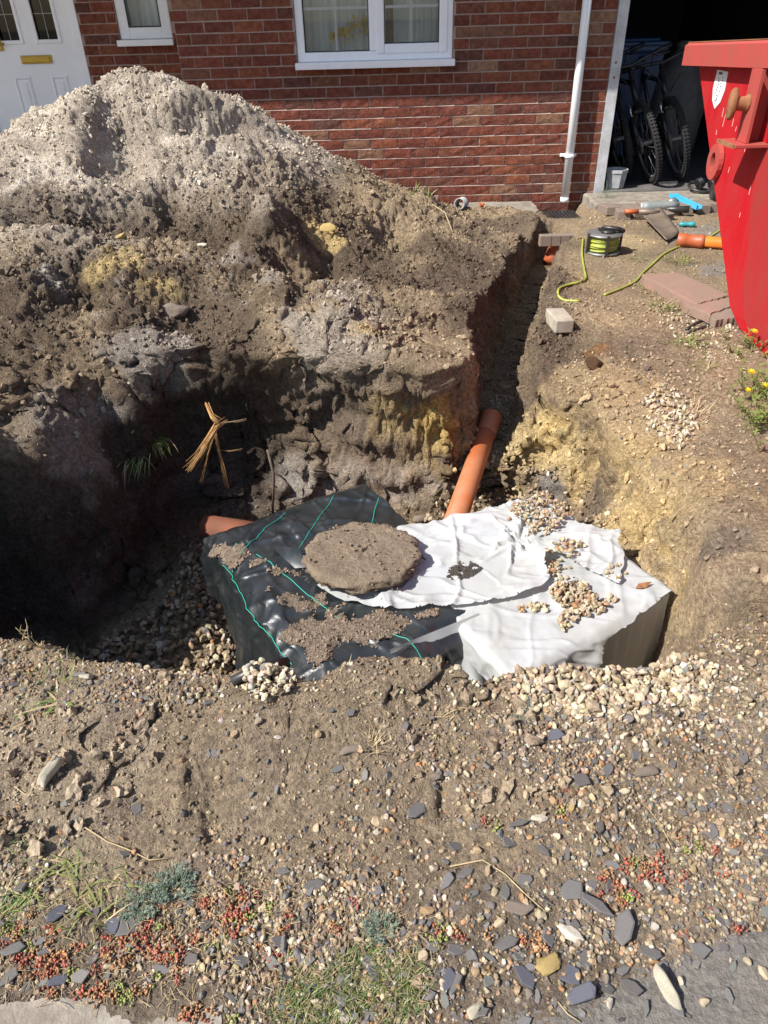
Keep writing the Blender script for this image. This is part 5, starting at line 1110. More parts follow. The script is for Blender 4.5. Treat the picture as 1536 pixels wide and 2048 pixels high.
def drop(xs, ys):
    """ground height, slope and soil colour under points"""
    P, Nr, Cc = [], [], []
    for a, c in zip(xs, ys):
        h_, n_, i, _ = BV.ray_cast(Vector((a, c, 3.)), Vector((0, 0, -1)))
        if h_ is None: h_ = Vector((a, c, -.1)); n_ = Vector((0, 0, 1)); i = 0
        P.append(h_[:]); Nr.append(n_[:]); Cc.append(CL[bq[i][0]])
    return np.array(P), np.array(Nr), np.array(Cc)
PAL = {'cream': (.50, .41, .275), 'tan': (.36, .265, .16), 'orange': (.38, .19, .08), 'white': (.58, .54, .46), 'grey': (.135, .135, .14), 'brown': (.22, .15, .095), 'pale': (.58, .50, .35)}
def colours(n, w, g, jit=.12):
    ks = list(w); p = np.array([w[k] for k in ks], float); p /= p.sum(); c = np.array([PAL[k] for k in ks])[g.choice(len(ks), n, p=p)]
    dm = g.uniform(.08, .5, (n, 1)); c = c*(1-dm)+np.array([[.25, .19, .135]])*dm
    return np.clip(c*(1+g.normal(0, jit, (n, 1)))*(1+g.normal(0, .04, (n, 3))), .01, .8)
def region(pxs, z=-.06): return [tuple(at(*p, z=z)[:2]) for p in pxs]
def fill(poly, n, g):
    P = np.array(poly); lo, hi = P.min(0), P.max(0); out = np.zeros((0, 2))
    while len(out) < n:
        q = g.uniform(lo, hi, (n*2, 2)); out = np.r_[out, q[poly_sdf(poly, q[:, 0], q[:, 1]) > 0]]
    return out[:n]

# tarmac at the bottom right and the old concrete edging at the bottom left
ZD = -.112
TAR = region([(905, 2110), (985, 1975), (1100, 1925), (1240, 1872), (1330, 1838), (1440, 1812), (1600, 1790), (1760, 1830), (1760, 2250), (900, 2250)], ZD)
gx_, gy_ = np.meshgrid(np.arange(-.2, 1.6, .006), np.arange(.15, .95, .006)); sdT = poly_sdf(TAR, gx_, gy_)+.02*vn(gx_*9, gy_*9, gx_*0, 77)
ws_, wi_ = worley(gx_*110, gy_*110, gx_*0, 78); zT = ZD+.003*fbm(gx_*6, gy_*6, gx_*0, 3, 79)+.0035*np.sqrt(np.clip(1-(ws_/.6)**2, 0, 1))-.02*(1-sstep(0, .05, sdT))
ii = np.arange(gx_.size).reshape(gx_.shape); qq = np.stack([ii[:-1, :-1], ii[:-1, 1:], ii[1:, 1:], ii[1:, :-1]], -1).reshape(-1, 4); qq = qq[(sdT.reshape(-1) > 0)[qq].all(1)]; uu_, inv = np.unique(qq, return_inverse=True)
tag(link('tarmac_drive', np_mesh('tarmac_drive', np.stack([gx_, gy_, zT], -1).reshape(-1, 3)[uu_], inv.reshape(qq.shape), None, True), M['asphalt']), kind='structure')
kb = region([(-160, 2030), (0, 2008), (230, 1985), (440, 1966), (452, 2000), (440, 2140), (-160, 2180)], -.108)
rough_slab('concrete_edging', kb, -.2, -.106, M['concrete'], 'weathered concrete edging slab along the bottom left corner', 'edging', seed=12, amp=.002, n=14)
EDG = kb

g = np.random.default_rng(11)
# soil crumbs everywhere
def crumbs(name, n, xr, yr, smin, smax, dens, bases, seed, label, dark=1.):
    g = np.random.default_rng(seed); xs = g.uniform(*xr, n*4); ys = g.uniform(*yr, n*4); k = g.random(n*4) < dens(xs, ys); xs, ys = xs[k][:n], ys[k][:n]
    P, Nr, Cc = drop(xs, ys); sp = pj(P.T.reshape(3, -1).T) if False else None
    d_ = P-CAM; w_ = d_@FW; sx = 768+FOC*(d_@RT)/w_; sy = 1024-FOC*(d_@UP)/w_
    ok = (w_ > .2) & (sx > -250) & (sx < 1800) & (sy > -100) & (sy < 2300) & (poly_sdf(TAR, P[:, 0], P[:, 1]) < 0) & (poly_sdf(EDG, P[:, 0], P[:, 1]) < 0) & (P[:, 1] < 6.5)
    P, Nr, Cc = P[ok], Nr[ok], Cc[ok]; m_ = len(P); s_ = smin*(smax/smin)**(g.random(m_)**2.2)
    P = P+Nr*s_[:, None]*.36
    return scatter(name, P, s_, np.clip(Cc*(1.0+g.normal(0, .08, (m_, 1)))*dark, .01, .8), bases, M['clod'], 3.2, False, seed, label)
def dheap(xs, ys):
    return sstep(2.3, 3.0, ys)*(1-sstep(.9, 1.25, xs-.12*(ys-3)))*(.35+.65*sstep(-.3, .5, fbm(xs*2.6, ys*2.6, xs*0, 3, 61)))
crumbs('heap_crumbs', 20000, (-2.8, 1.1), (2.3, 6.3), .005, .015, dheap, CLODS, 21, 'crumbs of dry soil on the heap')
crumbs('heap_lumps', 500, (-2.6, 1.0), (2.4, 6.2), .010, .030, dheap, CLODM, 25, 'larger lumps of soil on the heap')
crumbs('ground_crumbs', 12000, (-1.5, 1.6), (.4, 1.45), .0016, .007, lambda a, c: .25+.75*sstep(-.3, .4, fbm(a*4, c*4, a*0, 3, 68)), CLODS, 22, 'fine soil crumbs on the near ground')
crumbs('ground_lumps', 900, (-1.4, 1.5), (.6, 1.45), .006, .022, lambda a, c: sstep(-.1, .6, fbm(a*3, c*3, a*0, 3, 69))*sstep(.6, .9, c), CLODM, 26, 'soil lumps on the near ground')
crumbs('bank_crumbs', 4500, (.5, 2.4), (1.9, 6.1), .003, .015, lambda a, c: .15+.6*sstep(-.2, .5, fbm(a*3, c*3, a*0, 3, 70)), CLODS, 23, 'crumbs on the right bank')
crumbs('pit_crumbs', 2600, (-1.4, 1.3), (1.4, 2.9), .004, .022, lambda a, c: .6+0*a, CLODS, 24, 'soil crumbs in the pit')

def gravel(name, xy, smin, smax, w, bases, seed, label, lift=.35, heapz=None, tilt=3.2, flat=None, mt='stone', surface=None, pw=1.6):
    g = np.random.default_rng(seed); xy = np.asarray(xy)
    if surface is None: P, Nr, _ = drop(xy[:, 0], xy[:, 1])
    else: P = surface(xy); Nr = np.tile([[0, 0, 1.]], (len(P), 1))
    s_ = smin*(smax/smin)**(g.random(len(P))**pw); P = P+Nr*s_[:, None]*lift
    if heapz is not None: P[:, 2] += heapz(xy)*g.random(len(P))
    return scatter(name, P, s_, colours(len(P), w, g), bases, M[mt], tilt, False, seed, label)
# mixed gravel of the front garden strip
xy = np.c_[g.uniform(-1.5, 1.7, 95000), g.uniform(.42, 1.42, 95000)]
P3 = np.c_[xy, np.full(len(xy), -.08)]; d_ = P3-CAM; w_ = d_@FW; sx = 768+FOC*(d_@RT)/w_; sy = 1024-FOC*(d_@UP)/w_
nn = fbm(xy[:, 0]*4, xy[:, 1]*4, xy[:, 0]*0, 3, 101)
dn = .10+.95*sstep(480, 900, sx+.9*(sy-1750))*sstep(1380, 1470, sy)+.75*sstep(1690, 1800, sy+60*nn)+.55*(1-sstep(380, 520, sx))*(1-sstep(1400, 1470, sy))
dn += .35*sstep(150, 30, sx)*sstep(1560, 1640, sy)+.25*(1-sstep(1420, 1520, sy+40*nn))
dn *= (.45+.75*sstep(-.4, .4, nn)); dn *= 1-.75*np.exp(-(((sx-960)/150)**2+((sy-1730)/90)**2)); 
dn *= np.where(poly_sdf(TAR, xy[:, 0], xy[:, 1]) > 0, sstep(.10, .0, poly_sdf(TAR, xy[:, 0], xy[:, 1]))*.5+.05, 1)
dn *= np.where(poly_sdf(EDG, xy[:, 0], xy[:, 1]) > 0, .04, 1); dn *= (poly_sdf(PIT, xy[:, 0], xy[:, 1]) < .0)
dn *= (sx > -280) & (sx < 1820) & (sy < 2250)
keep = g.random(len(xy)) < dn*.72; gx2 = xy[keep]
h1 = len(gx2)//13
WF = {'cream': 26, 'tan': 26, 'orange': 7, 'white': 6, 'grey': 30, 'brown': 14}
gravel('garden_gravel', gx2[:h1], .005, .0145, WF, ROCKS_M, 31, 'mixed tan, cream and grey garden gravel', .08, pw=1.4)
gravel('fine_gravel', gx2[h1:], .0022, .0095, WF, ROCKS_S, 32, 'fine mixed garden gravel', .15)
def surf_tar(xy_): return np.c_[xy_, np.full(len(xy_), ZD+.001)]
# pale flint gravel spilled on the near pit edge
W_P = {'pale': 45, 'cream': 30, 'white': 20, 'tan': 10, 'grey': 3}
pl = region([(1010, 1400), (1055, 1325), (1120, 1296), (1225, 1290), (1320, 1296), (1440, 1318), (1425, 1380), (1330, 1400), (1250, 1440), (1130, 1420), (1060, 1425)], -.05)
q = fill(pl, 1050, g); sdq = poly_sdf(pl, q[:, 0], q[:, 1]); gravel('pale_gravel_pile', q, .008, .018, {'pale': 40, 'cream': 30, 'white': 12, 'tan': 22, 'grey': 4, 'brown': 5}, ROCKS_M, 33, 'pale flint gravel spilled along the near edge of the pit', .3, lambda a: .014*sstep(0, .05, sdq), pw=1.1)
q = fill(region([(860, 1400), (980, 1330), (1480, 1290), (1520, 1420), (1300, 1500), (1000, 1480)], -.05), 330, g); gravel('stray_pale_gravel', q, .006, .014, W_P, ROCKS_M, 34, 'stray pale gravel around the spilled pile', .3)
q = fill(region([(492, 1400), (520, 1345), (590, 1345), (618, 1362), (590, 1430), (540, 1450), (505, 1430)], -.07), 190, g); gravel('corner_gravel', q, .009, .017, W_P, ROCKS_M, 35, 'pale gravel at the near corner of the black crate', .4, lambda a: .03+0*a[:, 0])
q = fill(region([(1285, 790), (1330, 765), (1385, 800), (1400, 850), (1365, 885), (1320, 850), (1290, 820)], -.05), 260, g); gravel('bank_gravel', q, .008, .0165, W_P, ROCKS_M, 36, 'small spill of pale gravel on the right bank', .35, lambda a: .012+0*a[:, 0])
q = fill(region([(1120, 700), (1200, 690), (1290, 700), (1500, 800), (1536, 1000), (1400, 960), (1250, 900), (1150, 760)], -.04), 420, g); gravel('stray_bank_gravel', q, .004, .012, {'pale': 20, 'cream': 20, 'tan': 20, 'grey': 15, 'white': 10}, ROCKS_M, 37, 'stray gravel on the right bank', .3)
q = fill(region([(1310, 605), (1400, 625), (1470, 650), (1480, 720), (1400, 720), (1320, 650)], -.02), 330, g); gravel('slab_gravel', q, .005, .013, W_P, ROCKS_M, 38, 'pale gravel beside the pink slabs', .3)
q = fill(region([(1300, 460), (1480, 430), (1520, 640), (1400, 640), (1350, 540)], -.02), 500, g); gravel('drive_gravel', q, .003, .010, {'grey': 20, 'tan': 30, 'cream': 20, 'brown': 20}, ROCKS_S, 39, 'fine gravel on the drive in front of the garage', .3)
# gravel bed on the pit floor
q = np.c_[g.uniform(-1.4, .1, 5200), g.uniform(1.25, 2.75, 5200)]; uq = q@UX; vq = q@VX
q = q[(poly_sdf(PIT, q[:, 0], q[:, 1]) > .13) & ((uq < .55) | (vq < -2.2) | (vq > -1.3))]
gravel('pit_floor_gravel', q, .010, .021, {'tan': 30, 'cream': 35, 'brown': 20, 'grey': 12, 'white': 8, 'orange': 5}, ROCKS_S, 40, 'shaded gravel bed on the floor of the pit', .5, lambda a: .03+0*a[:, 0], pw=1.)
q = np.c_[g.uniform(.25, .95, 1500), g.uniform(1.9, 3.0, 1500)]; q = q[(poly_sdf(PIT, q[:, 0], q[:, 1]) > .02)]; gravel('pipe_bed_gravel', q, .009, .018, {'tan': 30, 'cream': 30, 'pale': 20, 'brown': 10}, ROCKS_S, 41, 'gravel bed around the sloping orange pipe', .5, lambda a: .08+0*a[:, 0])
q = np.c_[np.interp(yv := g.uniform(2.85, 3.5, 150), [p[1] for p in TR], [p[0] for p in TR])+g.normal(0, .04, 150), yv]; gravel('trench_gravel', q, .006, .014, W_P, ROCKS_M, 42, 'pale gravel on the trench floor by the pipe socket', .4)
# crumbs of soil lying on the concrete disc and round its edge
g3 = np.random.default_rng(58); n3_ = 260; aa = g3.uniform(0, 6.28, n3_); rr3 = np.where(g3.random(n3_) < .6, g3.uniform(.15, .225, n3_), g3.uniform(0, .18, n3_)); pz3 = np.where(rr3 < .19, .047, np.where(rr3 < .205, .030, .004))
o = scatter('soil_crumbs', np.c_[rr3*np.cos(aa), .94*rr3*np.sin(aa), pz3], .0018*(4.5**(g3.random(n3_)**1.8)), np.array([[.23, .175, .12]])*(1+g3.normal(0, .15, (n3_, 1))), CLODS, M['clod'], 3, False, 59); o.parent = disc
# gravel lying on the white fleece
def fleece_surf(xy_):
    u = xy_[:, 0]*UX[0]+xy_[:, 1]*UX[1]; v = xy_[:, 0]*VX[0]+xy_[:, 1]*VX[1]; w1 = wr1(u, v, inpoly(poly1, u, v)); on = inpoly(poly1, u, v) > 0
    return np.c_[xy_, np.where(on, ZTOP+.022+w1, ZTOP+.002+wr2(u, v, u*0+.2))]
piles = [([(1015, 1045), (1040, 1003), (1085, 1000), (1150, 1035), (1125, 1055), (1100, 1075), (1065, 1085), (1045, 1080), (1060, 1055)], 230, .03), ([(1090, 1110), (1130, 1085), (1175, 1095), (1165, 1125), (1120, 1140), (1140, 1155), (1095, 1155)], 90, .006),
         ([(1095, 1180), (1110, 1165), (1170, 1165), (1205, 1205), (1225, 1215), (1160, 1235), (1125, 1258), (1115, 1235), (1135, 1215)], 250, .018), ([(1030, 1205), (1090, 1195), (1100, 1215), (1040, 1222)], 26, .0), ([(1225, 1125), (1255, 1140), (1240, 1165), (1200, 1160)], 14, 0), ([(1200, 1215), (1220, 1180), (1235, 1200)], 9, 0)]
for k, (pp, n_, hz) in enumerate(piles):
    q = fill(region(pp, ZTOP+.02), n_, g); gravel('fleece_gravel', q, .007, .0155, {'pale': 30, 'cream': 30, 'tan': 30, 'orange': 6, 'white': 5, 'brown': 5}, ROCKS_M, 50+k, 'pale gravel lying on the white fleece', .45, (lambda a, hz=hz: hz+0*a[:, 0]), surface=fleece_surf, pw=.9)
# soil spilled on the membrane and on the fleece
def soil_patch(pxs, surf_fn, th, seed, colr=(.27, .205, .15), n=260, mx=.011):
    poly = region(pxs, ZTOP); P = np.array(poly); lo, hi = P.min(0)-.02, P.max(0)+.02; X, Y = np.meshgrid(np.arange(lo[0], hi[0], .005), np.arange(lo[1], hi[1], .005))
    s_ = poly_sdf(poly, X, Y)+.035*vn(X*14, Y*14, X*0, seed)+.014*vn(X*50, Y*50, X*0, seed+1)
    q_ = np.c_[X.ravel(), Y.ravel()]; base = surf_fn(q_)[:, 2].reshape(X.shape); Z = base+th*sstep(-.01, .08, s_)+.004*fbm(X*40, Y*40, X*0, 3, seed)+.001
    ii = np.arange(X.size).reshape(X.shape); f_ = np.stack([ii[:-1, :-1], ii[:-1, 1:], ii[1:, 1:], ii[1:, :-1]], -1).reshape(-1, 4); f_ = f_[(s_.reshape(-1) > 0)[f_].all(1)]
    if not len(f_): return
    uu2, inv2 = np.unique(f_, return_inverse=True); V2 = np.stack([X, Y, Z], -1).reshape(-1, 3)[uu2]
    o = tag(link('spilled_soil', np_mesh('spilled_soil', V2, inv2.reshape(f_.shape), np.array([colr])*(1+.1*vn(V2[:, 0]*20, V2[:, 1]*20, V2[:, 0]*0, seed)[:, None]), True), M['soil']), kind='stuff')
    g2 = np.random.default_rng(seed); k = g2.integers(0, len(V2), n); scatter('soil_crumbs', V2[k]+g2.normal(0, .004, (n, 3))*[1, 1, .2], .0025*(mx/.0025)**(g2.random(n)**2), np.clip(np.array([colr])*(1.05+g2.normal(0, .15, (n, 1))), .02, .6), CLODS, M['clod'], 3, False, seed)
def memb_surf(xy_):
    u = xy_[:, 0]*UX[0]+xy_[:, 1]*UX[1]; v = xy_[:, 0]*VX[0]+xy_[:, 1]*VX[1]; return surf(u, v, BA, ZTOP, wrA)
soil_patch([(655, 1215), (700, 1222), (790, 1232), (870, 1228), (815, 1250), (745, 1286), (680, 1312), (640, 1335), (600, 1300), (560, 1262), (600, 1240), (650, 1235)], memb_surf, .012, 201, n=900, mx=.008)
soil_patch([(425, 1092), (450, 1090), (495, 1108), (470, 1122), (440, 1108)], memb_surf, .006, 203, n=90)
soil_patch([(512, 1122), (530, 1120), (580, 1135), (590, 1150), (555, 1155), (520, 1150), (540, 1140)], memb_surf, .006, 205, n=130)
soil_patch([(545, 1185), (580, 1170), (640, 1195), (620, 1215), (560, 1200)], memb_surf, .002, 207, n=90, mx=.006)
soil_patch([(890, 1150), (930, 1140), (960, 1150), (925, 1165), (900, 1162)], fleece_surf, .002, 209, (.10, .085, .07), 60, .006)
soil_patch([(1110, 1175), (1160, 1168), (1215, 1210), (1160, 1232), (1130, 1225)], fleece_surf, .006, 211, (.2, .15, .105), 120, .006)
for px, py in ((905, 1155), (925, 1168), (945, 1152), (1003, 1172), (1010, 1150), (985, 1188), (880, 1100), (1180, 1135), (1225, 1110), (1282, 1140)):
    pass

# larger stones and slate pieces, each its own object
ROCK_ME = {}
def rock_mesh(kind, k):
    key = (kind, k)
    if key not in ROCK_ME:
        if kind == 'slate':
            r = random.Random(900+k); n = r.randint(5, 7); rad = [r.uniform(.6, 1.1) for _ in range(n)]; an = sorted(2*math.pi*(i+r.uniform(-.3, .3))/n for i in range(n)); el = r.uniform(.4, .8)
            b = MB(); t_ = r.uniform(.10, .2); pts = [(q*math.cos(a), q*el*math.sin(a)) for q, a in zip(rad, an)]
            lowr = [(x_*1.0, y_*1.0, -t_+r.uniform(-.03, .03)) for x_, y_ in pts]; mid = [(x_*1.03, y_*1.03, t_*.5+r.uniform(-.04, .04)) for x_, y_ in pts]; top = [(x_*r.uniform(.84, .96), y_*r.uniform(.84, .96), t_+r.uniform(-.03, .03)) for x_, y_ in pts]
            b.add(lowr+mid+top, [tuple(range(n))[::-1]]+[(i+j*n, (i+1) % n+j*n, (i+1) % n+(j+1)*n, i+(j+1)*n) for j in (0, 1) for i in range(n)]+[tuple(2*n+i for i in range(n))])
            me = b.mesh('slate_shard')
        else:
            v, f = rock(I3 if kind == 'big' else I2, 700+k, 14, (1, .8, .65), .38, .85, .22 if kind == 'big' else .12); me = np_mesh('stone', v, f, None, kind == 'big')
        ROCK_ME[key] = me
    return ROCK_ME[key]
def stone_obj(name, kind, k, m, p, s, rot, label, cat, group=None):
    me = rock_mesh(kind, k)
    key = (kind, k, m)
    if key not in ROCK_ME: c = me.copy(); c.materials.clear(); c.materials.append(M[m]); ROCK_ME[key] = c
    o = bpy.data.objects.new(name, ROCK_ME[key]); COL.objects.link(o); o.location = p; o.scale = s if isinstance(s, tuple) else (s, s, s); o.rotation_euler = rot; return tag(o, label, cat, group)
def on_ground(px, py):
    h_, n_ = G(px, py); tt = poly_sdf(TAR, np.array([h_.x]), np.array([h_.y]))[0]
    if tt > 0: h_ = Vector(at(px, py, z=ZD+.003)); n_ = Vector((0, 0, 1))
    return h_, n_
def big(px, py, wpx, m, label, cat='stone', kind='big', k=0, asp=(1, .75, .6), rz=0., tilt=(0, 0), sink=.3, name='stone'):
    h_, n_ = on_ground(px, py); dist = (h_-Vector(CAM)).dot(Vector(FW)); s = wpx/2*dist/FOC
    return stone_obj(name, kind, k, m, h_+Vector((0, 0, s*asp[2]*(1-sink)*.8)), (s*asp[0], s*asp[1], s*asp[2]), (tilt[0], tilt[1], rz), label, cat)
big(97, 1562, 84, 'palerock', 'large pale yellow wedge of flint standing at the left edge', k=9, asp=(1, .68, .8), rz=1.15, tilt=(.2, -.25))
big(1322, 1968, 108, 'palerock', 'long pointed cream stone lying on the tarmac at the bottom right', k=2, asp=(1, .52, .55), rz=-1.15, tilt=(0, .1))
big(1100, 1940, 66, 'ochrerock', 'knobbly pale yellow stone near the tarmac edge', k=3, asp=(1, .75, .7), rz=.5)
big(1140, 1872, 62, 'flint', 'smooth rounded tan stone among slate shards at the lower right', k=4, asp=(1, .72, .5), rz=-.6)
big(946, 2028, 56, 'palerock', 'whitish rough stone at the bottom edge beside the grass', k=5, asp=(1, .85, .7), rz=.2)
big(362, 636, 60, 'greyrock', 'grey rock sticking out of the middle of the soil heap', k=6, asp=(1, .8, .9), rz=.3)
big(655, 463, 52, 'ochrerock', 'bright ochre lump on the yellow sand patch of the heap', k=7, asp=(1, .7, .6))
big(243, 480, 34, 'ochrerock', 'small ochre lump beside the left yellow patch of the heap', k=8)
big(405, 495, 24, 'flint', 'small cream stone alone on the brown middle of the heap', kind='mid', k=3)
big(700, 1500, 76, 'greyrock', 'tan half-buried stone in the middle of the near soil', k=9, asp=(1, .6, .35), sink=.8, rz=.2)
big(1285, 1548, 66, 'greyrock', 'flat tan stone in the right-hand gravel', k=10, asp=(1, .5, .35), rz=.2)
big(1078, 1640, 40, 'flint', 'tan stone next to the greenish slate', k=4, kind='mid', asp=(1, .7, .5))
big(175, 1358, 34, 'palerock', 'cream angular stone on the near left edge of the pit', k=12, asp=(1, .9, .8))
big(868, 1560, 34, 'greyrock', 'small grey upright stone by the crack in the near soil', k=13, asp=(.8, .7, 1))
big(508, 1618, 20, 'palerock', 'lone white stone on the bare brown soil', kind='mid', k=5)
big(858, 1825, 34, 'flint', 'tan pebble by the dry stalk on the near soil', kind='mid', k=6)
big(1040, 1815, 62, 'greyrock', 'brown soil-coated stone above the slate cluster', k=14, asp=(1, .7, .45), sink=.6)
big(845, 1045, 46, 'greyrock', 'rough stone on the pit wall foot beside the orange pipe', k=15, asp=(1, .8, .7))
big(1187, 735, 46, 'earth', 'rusty brown earth lump on the right bank', 'lump', k=16, asp=(1, .9, .9), sink=.4)
big(1293, 742, 26, 'greyrock', 'small grey stone standing on the right bank', k=17, asp=(.6, .5, 1.1), sink=.2)
big(1143, 1618, 26, 'redplastic', 'smooth orange pebble among the right-hand gravel', kind='mid', k=8) if False else big(1143, 1618, 24, 'ochrerock', 'smooth orange-brown pebble among the right-hand gravel', kind='mid', k=8)
SL = [(1165, 1995, 70, 'thick dark slate chunk on the tarmac near the bottom edge', 'darkslate', .3), (895, 1962, 46, 'dark slate shard at the edge of the grass patch', 'darkslate', 1.2), (1012, 1888, 52, 'purple grey slate shard left of the slate cluster', 'slate', .2), (1190, 1818, 76, 'long grey slate shard pointing down right in the slate cluster', 'slate', -.6), (1245, 1862, 66, 'upright grey slate piece in the slate cluster', 'slate', 1.1),
      (1140, 1785, 56, 'dark flat slate at the top of the slate cluster', 'slate', -.3), (1052, 1960, 60, 'narrow dark slate leaning against the knobbly yellow stone', 'darkslate', -1.1), (1142, 1955, 50, 'dark slate right of the knobbly yellow stone', 'darkslate', .7), (1172, 1920, 46, 'grey slate above the dark slate on the tarmac edge', 'slate', .9), (1395, 1905, 56, 'greenish slate shard on the tarmac at the right', 'slate', -.2), (1298, 1910, 56, 'slanting slate shard beside the pointed cream stone', 'slate', -.5), (1262, 1975, 46, 'slate left of the pointed cream stone', 'slate', -.5), (1352, 2020, 40, 'slate right of the pointed cream stone at the bottom edge', 'slate', -1.),
      (1036, 1650, 46, 'greenish grey flat slate in the right-hand gravel', 'slate', .1), (832, 1625, 46, 'pale grey slate leaning beside the small upright stone', 'slate', .7), (1160, 1565, 44, 'grey slate at the top of the right-hand gravel', 'slate', .1), (1110, 1475, 46, 'dark slate lying on the soil below the pale gravel pile', 'darkslate', -.1), (257, 1858, 52, 'upright slate shard left of the grey-green plant', 'slate', 1.4), (228, 1852, 44, 'dark slate pair member leaning at the left of the plant', 'darkslate', 1.5), (160, 1958, 50, 'pale grey slate above the concrete edging', 'slate', .2), (120, 1965, 44, 'dark slate above the left part of the concrete edging', 'darkslate', .3), (20, 1955, 40, 'slate at the left edge above the concrete edging', 'slate', 1.),
      (30, 1900, 50, 'broad slate at the left edge among the red sedum', 'slate', .2), (95, 1905, 40, 'slate among the red sedum near the left edge', 'slate', .4), (115, 1830, 44, 'slate between grass blades near the left edge', 'darkslate', .9), (750, 1945, 44, 'round dark slate in the grass patch', 'darkslate', 1.), (620, 1780, 32, 'small upright slate in the middle foreground', 'slate', 1.3), (560, 1885, 36, 'dark slate in the middle foreground below the upright one', 'slate', .3), (385, 1920, 32, 'slate above the right end of the concrete edging', 'slate', .1), (700, 1430, 30, 'violet grey slate on the bare soil behind the gravel', 'slate', .4), (490, 1722, 26, 'violet slate lying alone under the bare soil patch', 'slate', .2), (675, 1540, 28, 'bluish slate beside the half-buried stone', 'slate', .6)]
for k, (px, py, wp, lab, m_, rz) in enumerate(SL): big(px, py, wp*1.05, m_, lab, 'slate', 'slate', k % 10, (1, 1, .55 if wp < 65 else .75), rz, (random.uniform(-.2, .3), random.uniform(-.25, .25)), .2, 'slate_shard')
n_ = 0; r = random.Random(77); DUP = []
while n_ < 230:
    px, py = r.uniform(-10, 1546), 1330+720*r.random()**.8
    dens = .12+.75*sstep(700, 1050, px+.7*(py-1750))*sstep(1430, 1500, py)+.6*sstep(1700, 1800, py)+.5*(px < 480)*(py < 1420)
    if r.random() > dens or any((px-a)**2+(py-c)**2 < 900 for a, c in DUP): continue
    h_, nr = on_ground(px, py)
    if poly_sdf(PIT, np.array([h_.x]), np.array([h_.y]))[0] > -.02 or poly_sdf(EDG, np.array([h_.x]), np.array([h_.y]))[0] > 0: continue
    if poly_sdf(TAR, np.array([h_.x]), np.array([h_.y]))[0] > .09 and r.random() < .8: continue
    DUP.append((px, py)); s = r.uniform(.007, .021)
    stone_obj('slate_shard', 'slate', r.randrange(10), 'slate', h_+Vector((0, 0, s*.15)), (s, s, s*r.uniform(.6, 1.1)), (r.gauss(0, .3), r.gauss(0, .3), r.uniform(0, 6.3)), 'small flat grey slate shard lying among the mixed front gravel', 'slate', 'small slate shards among the front gravel'); n_ += 1
n_ = 0
while n_ < 60:
    px, py = r.uniform(450, 1530), r.uniform(1440, 2030)
    if r.random() > .15+.8*sstep(700, 1050, px+.7*(py-1750)) or any((px-a)**2+(py-c)**2 < 700 for a, c in DUP): continue
    h_, nr = on_ground(px, py); DUP.append((px, py)); s = r.uniform(.010, .016)
    stone_obj('pebble', 'mid', r.randrange(8), 'flint', h_+Vector((0, 0, s*.3)), s, (r.uniform(0, 6), r.uniform(-.4, .4), r.uniform(0, 6)), 'rounded flint pebble standing out larger among the mixed front gravel', 'pebble', 'larger pebbles among the front gravel'); n_ += 1
# ------------------------------------------------------------------ plants, roots, straw
def blade(b, p, d, L, w, bend, mi=0, seg=4):
    p = Vector(p); d = Vector(d).normalized(); side = d.cross(Vector((0, 0, 1)))
    side = side.normalized() if side.length > .05 else Vector((1, 0, 0)); vs = []; cur = p.copy(); dr = d.copy()
    for i in range(seg+1):
        ww = w*(1-(i/seg)**1.6)*(1 if i else .7); vs += [cur-side*ww, cur+side*ww]; cur = cur+dr*(L/seg); dr = (dr+Vector((0, 0, -bend/seg))).normalized()
    b.add(vs, [(2*i, 2*i+1, 2*i+3, 2*i+2) for i in range(seg)], mi, True)
def tuft(name, px, py, n, L, w, m, label, cat='plant', spread=.02, up=1.0, bend=1.2, seed=0, hang=None, p=None):
    r = random.Random(seed); h_ = p if p is not None else on_ground(px, py)[0]; e_ = empty(name, h_, 0, label, cat); b = MB(); d2 = MB()
    for k in range(n):
        a = r.uniform(0, 6.28); q = Vector((r.gauss(0, spread), r.gauss(0, spread), -.004)); d = Vector((math.cos(a), math.sin(a), up*r.uniform(.5, 1.6)))
        if hang: d = Vector(hang)+Vector((r.gauss(0, .35), r.gauss(0, .35), r.gauss(0, .3)))
        blade(b if r.random() < .82 else d2, q, d, L*r.uniform(.5, 1.15), w*r.uniform(.7, 1.2), bend*r.uniform(.5, 1.4))
    b.build('leaves', M[m], e_); 
    if d2.v: d2.build('dry_leaves', M['straw'], e_)
    return e_
tuft('grass_tuft', 268, 912, 46, .13, .0022, 'leaf', 'green grass tuft hanging over the back left rim of the pit', spread=.03, hang=(-.1, -.8, -.3), bend=1., seed=1)
tuft('grass_tuft', 308, 880, 40, .11, .0022, 'leaf', 'thinner grass tuft to the right on the shaded pit rim', spread=.02, hang=(.5, -.6, .2), bend=1.2, seed=2)
tuft('strap_weed', 120, 1398, 22, .10, .0042, 'leaf', 'green strappy weed in the gravel at the near left', spread=.012, up=.25, bend=.6, seed=3)
tuft('strap_weed', 60, 1420, 14, .07, .003, 'leaf', 'smaller weed at the left edge by the pit', spread=.012, up=.3, bend=.8, seed=31)
tuft('grass_tuft', 110, 1735, 34, .085, .0026, 'leafyellow', 'yellowish grass tuft flattened on soil at the left', spread=.03, up=.3, bend=.9, seed=4)
tuft('grass_tuft', 200, 1760, 26, .085, .0024, 'leafyellow', 'pale grass blades left of the grey-green plant', spread=.03, up=.3, bend=.9, seed=5)
tuft('grass_tuft', 30, 1815, 60, .06, .0014, 'leaf', 'fine green grass tuft at the left edge', spread=.018, up=.8, bend=.9, seed=6)
tuft('grass_tuft', 205, 1850, 16, .07, .002, 'leafyellow', 'few long blades crossing the slate pair', spread=.02, up=.8, bend=.7, seed=61)
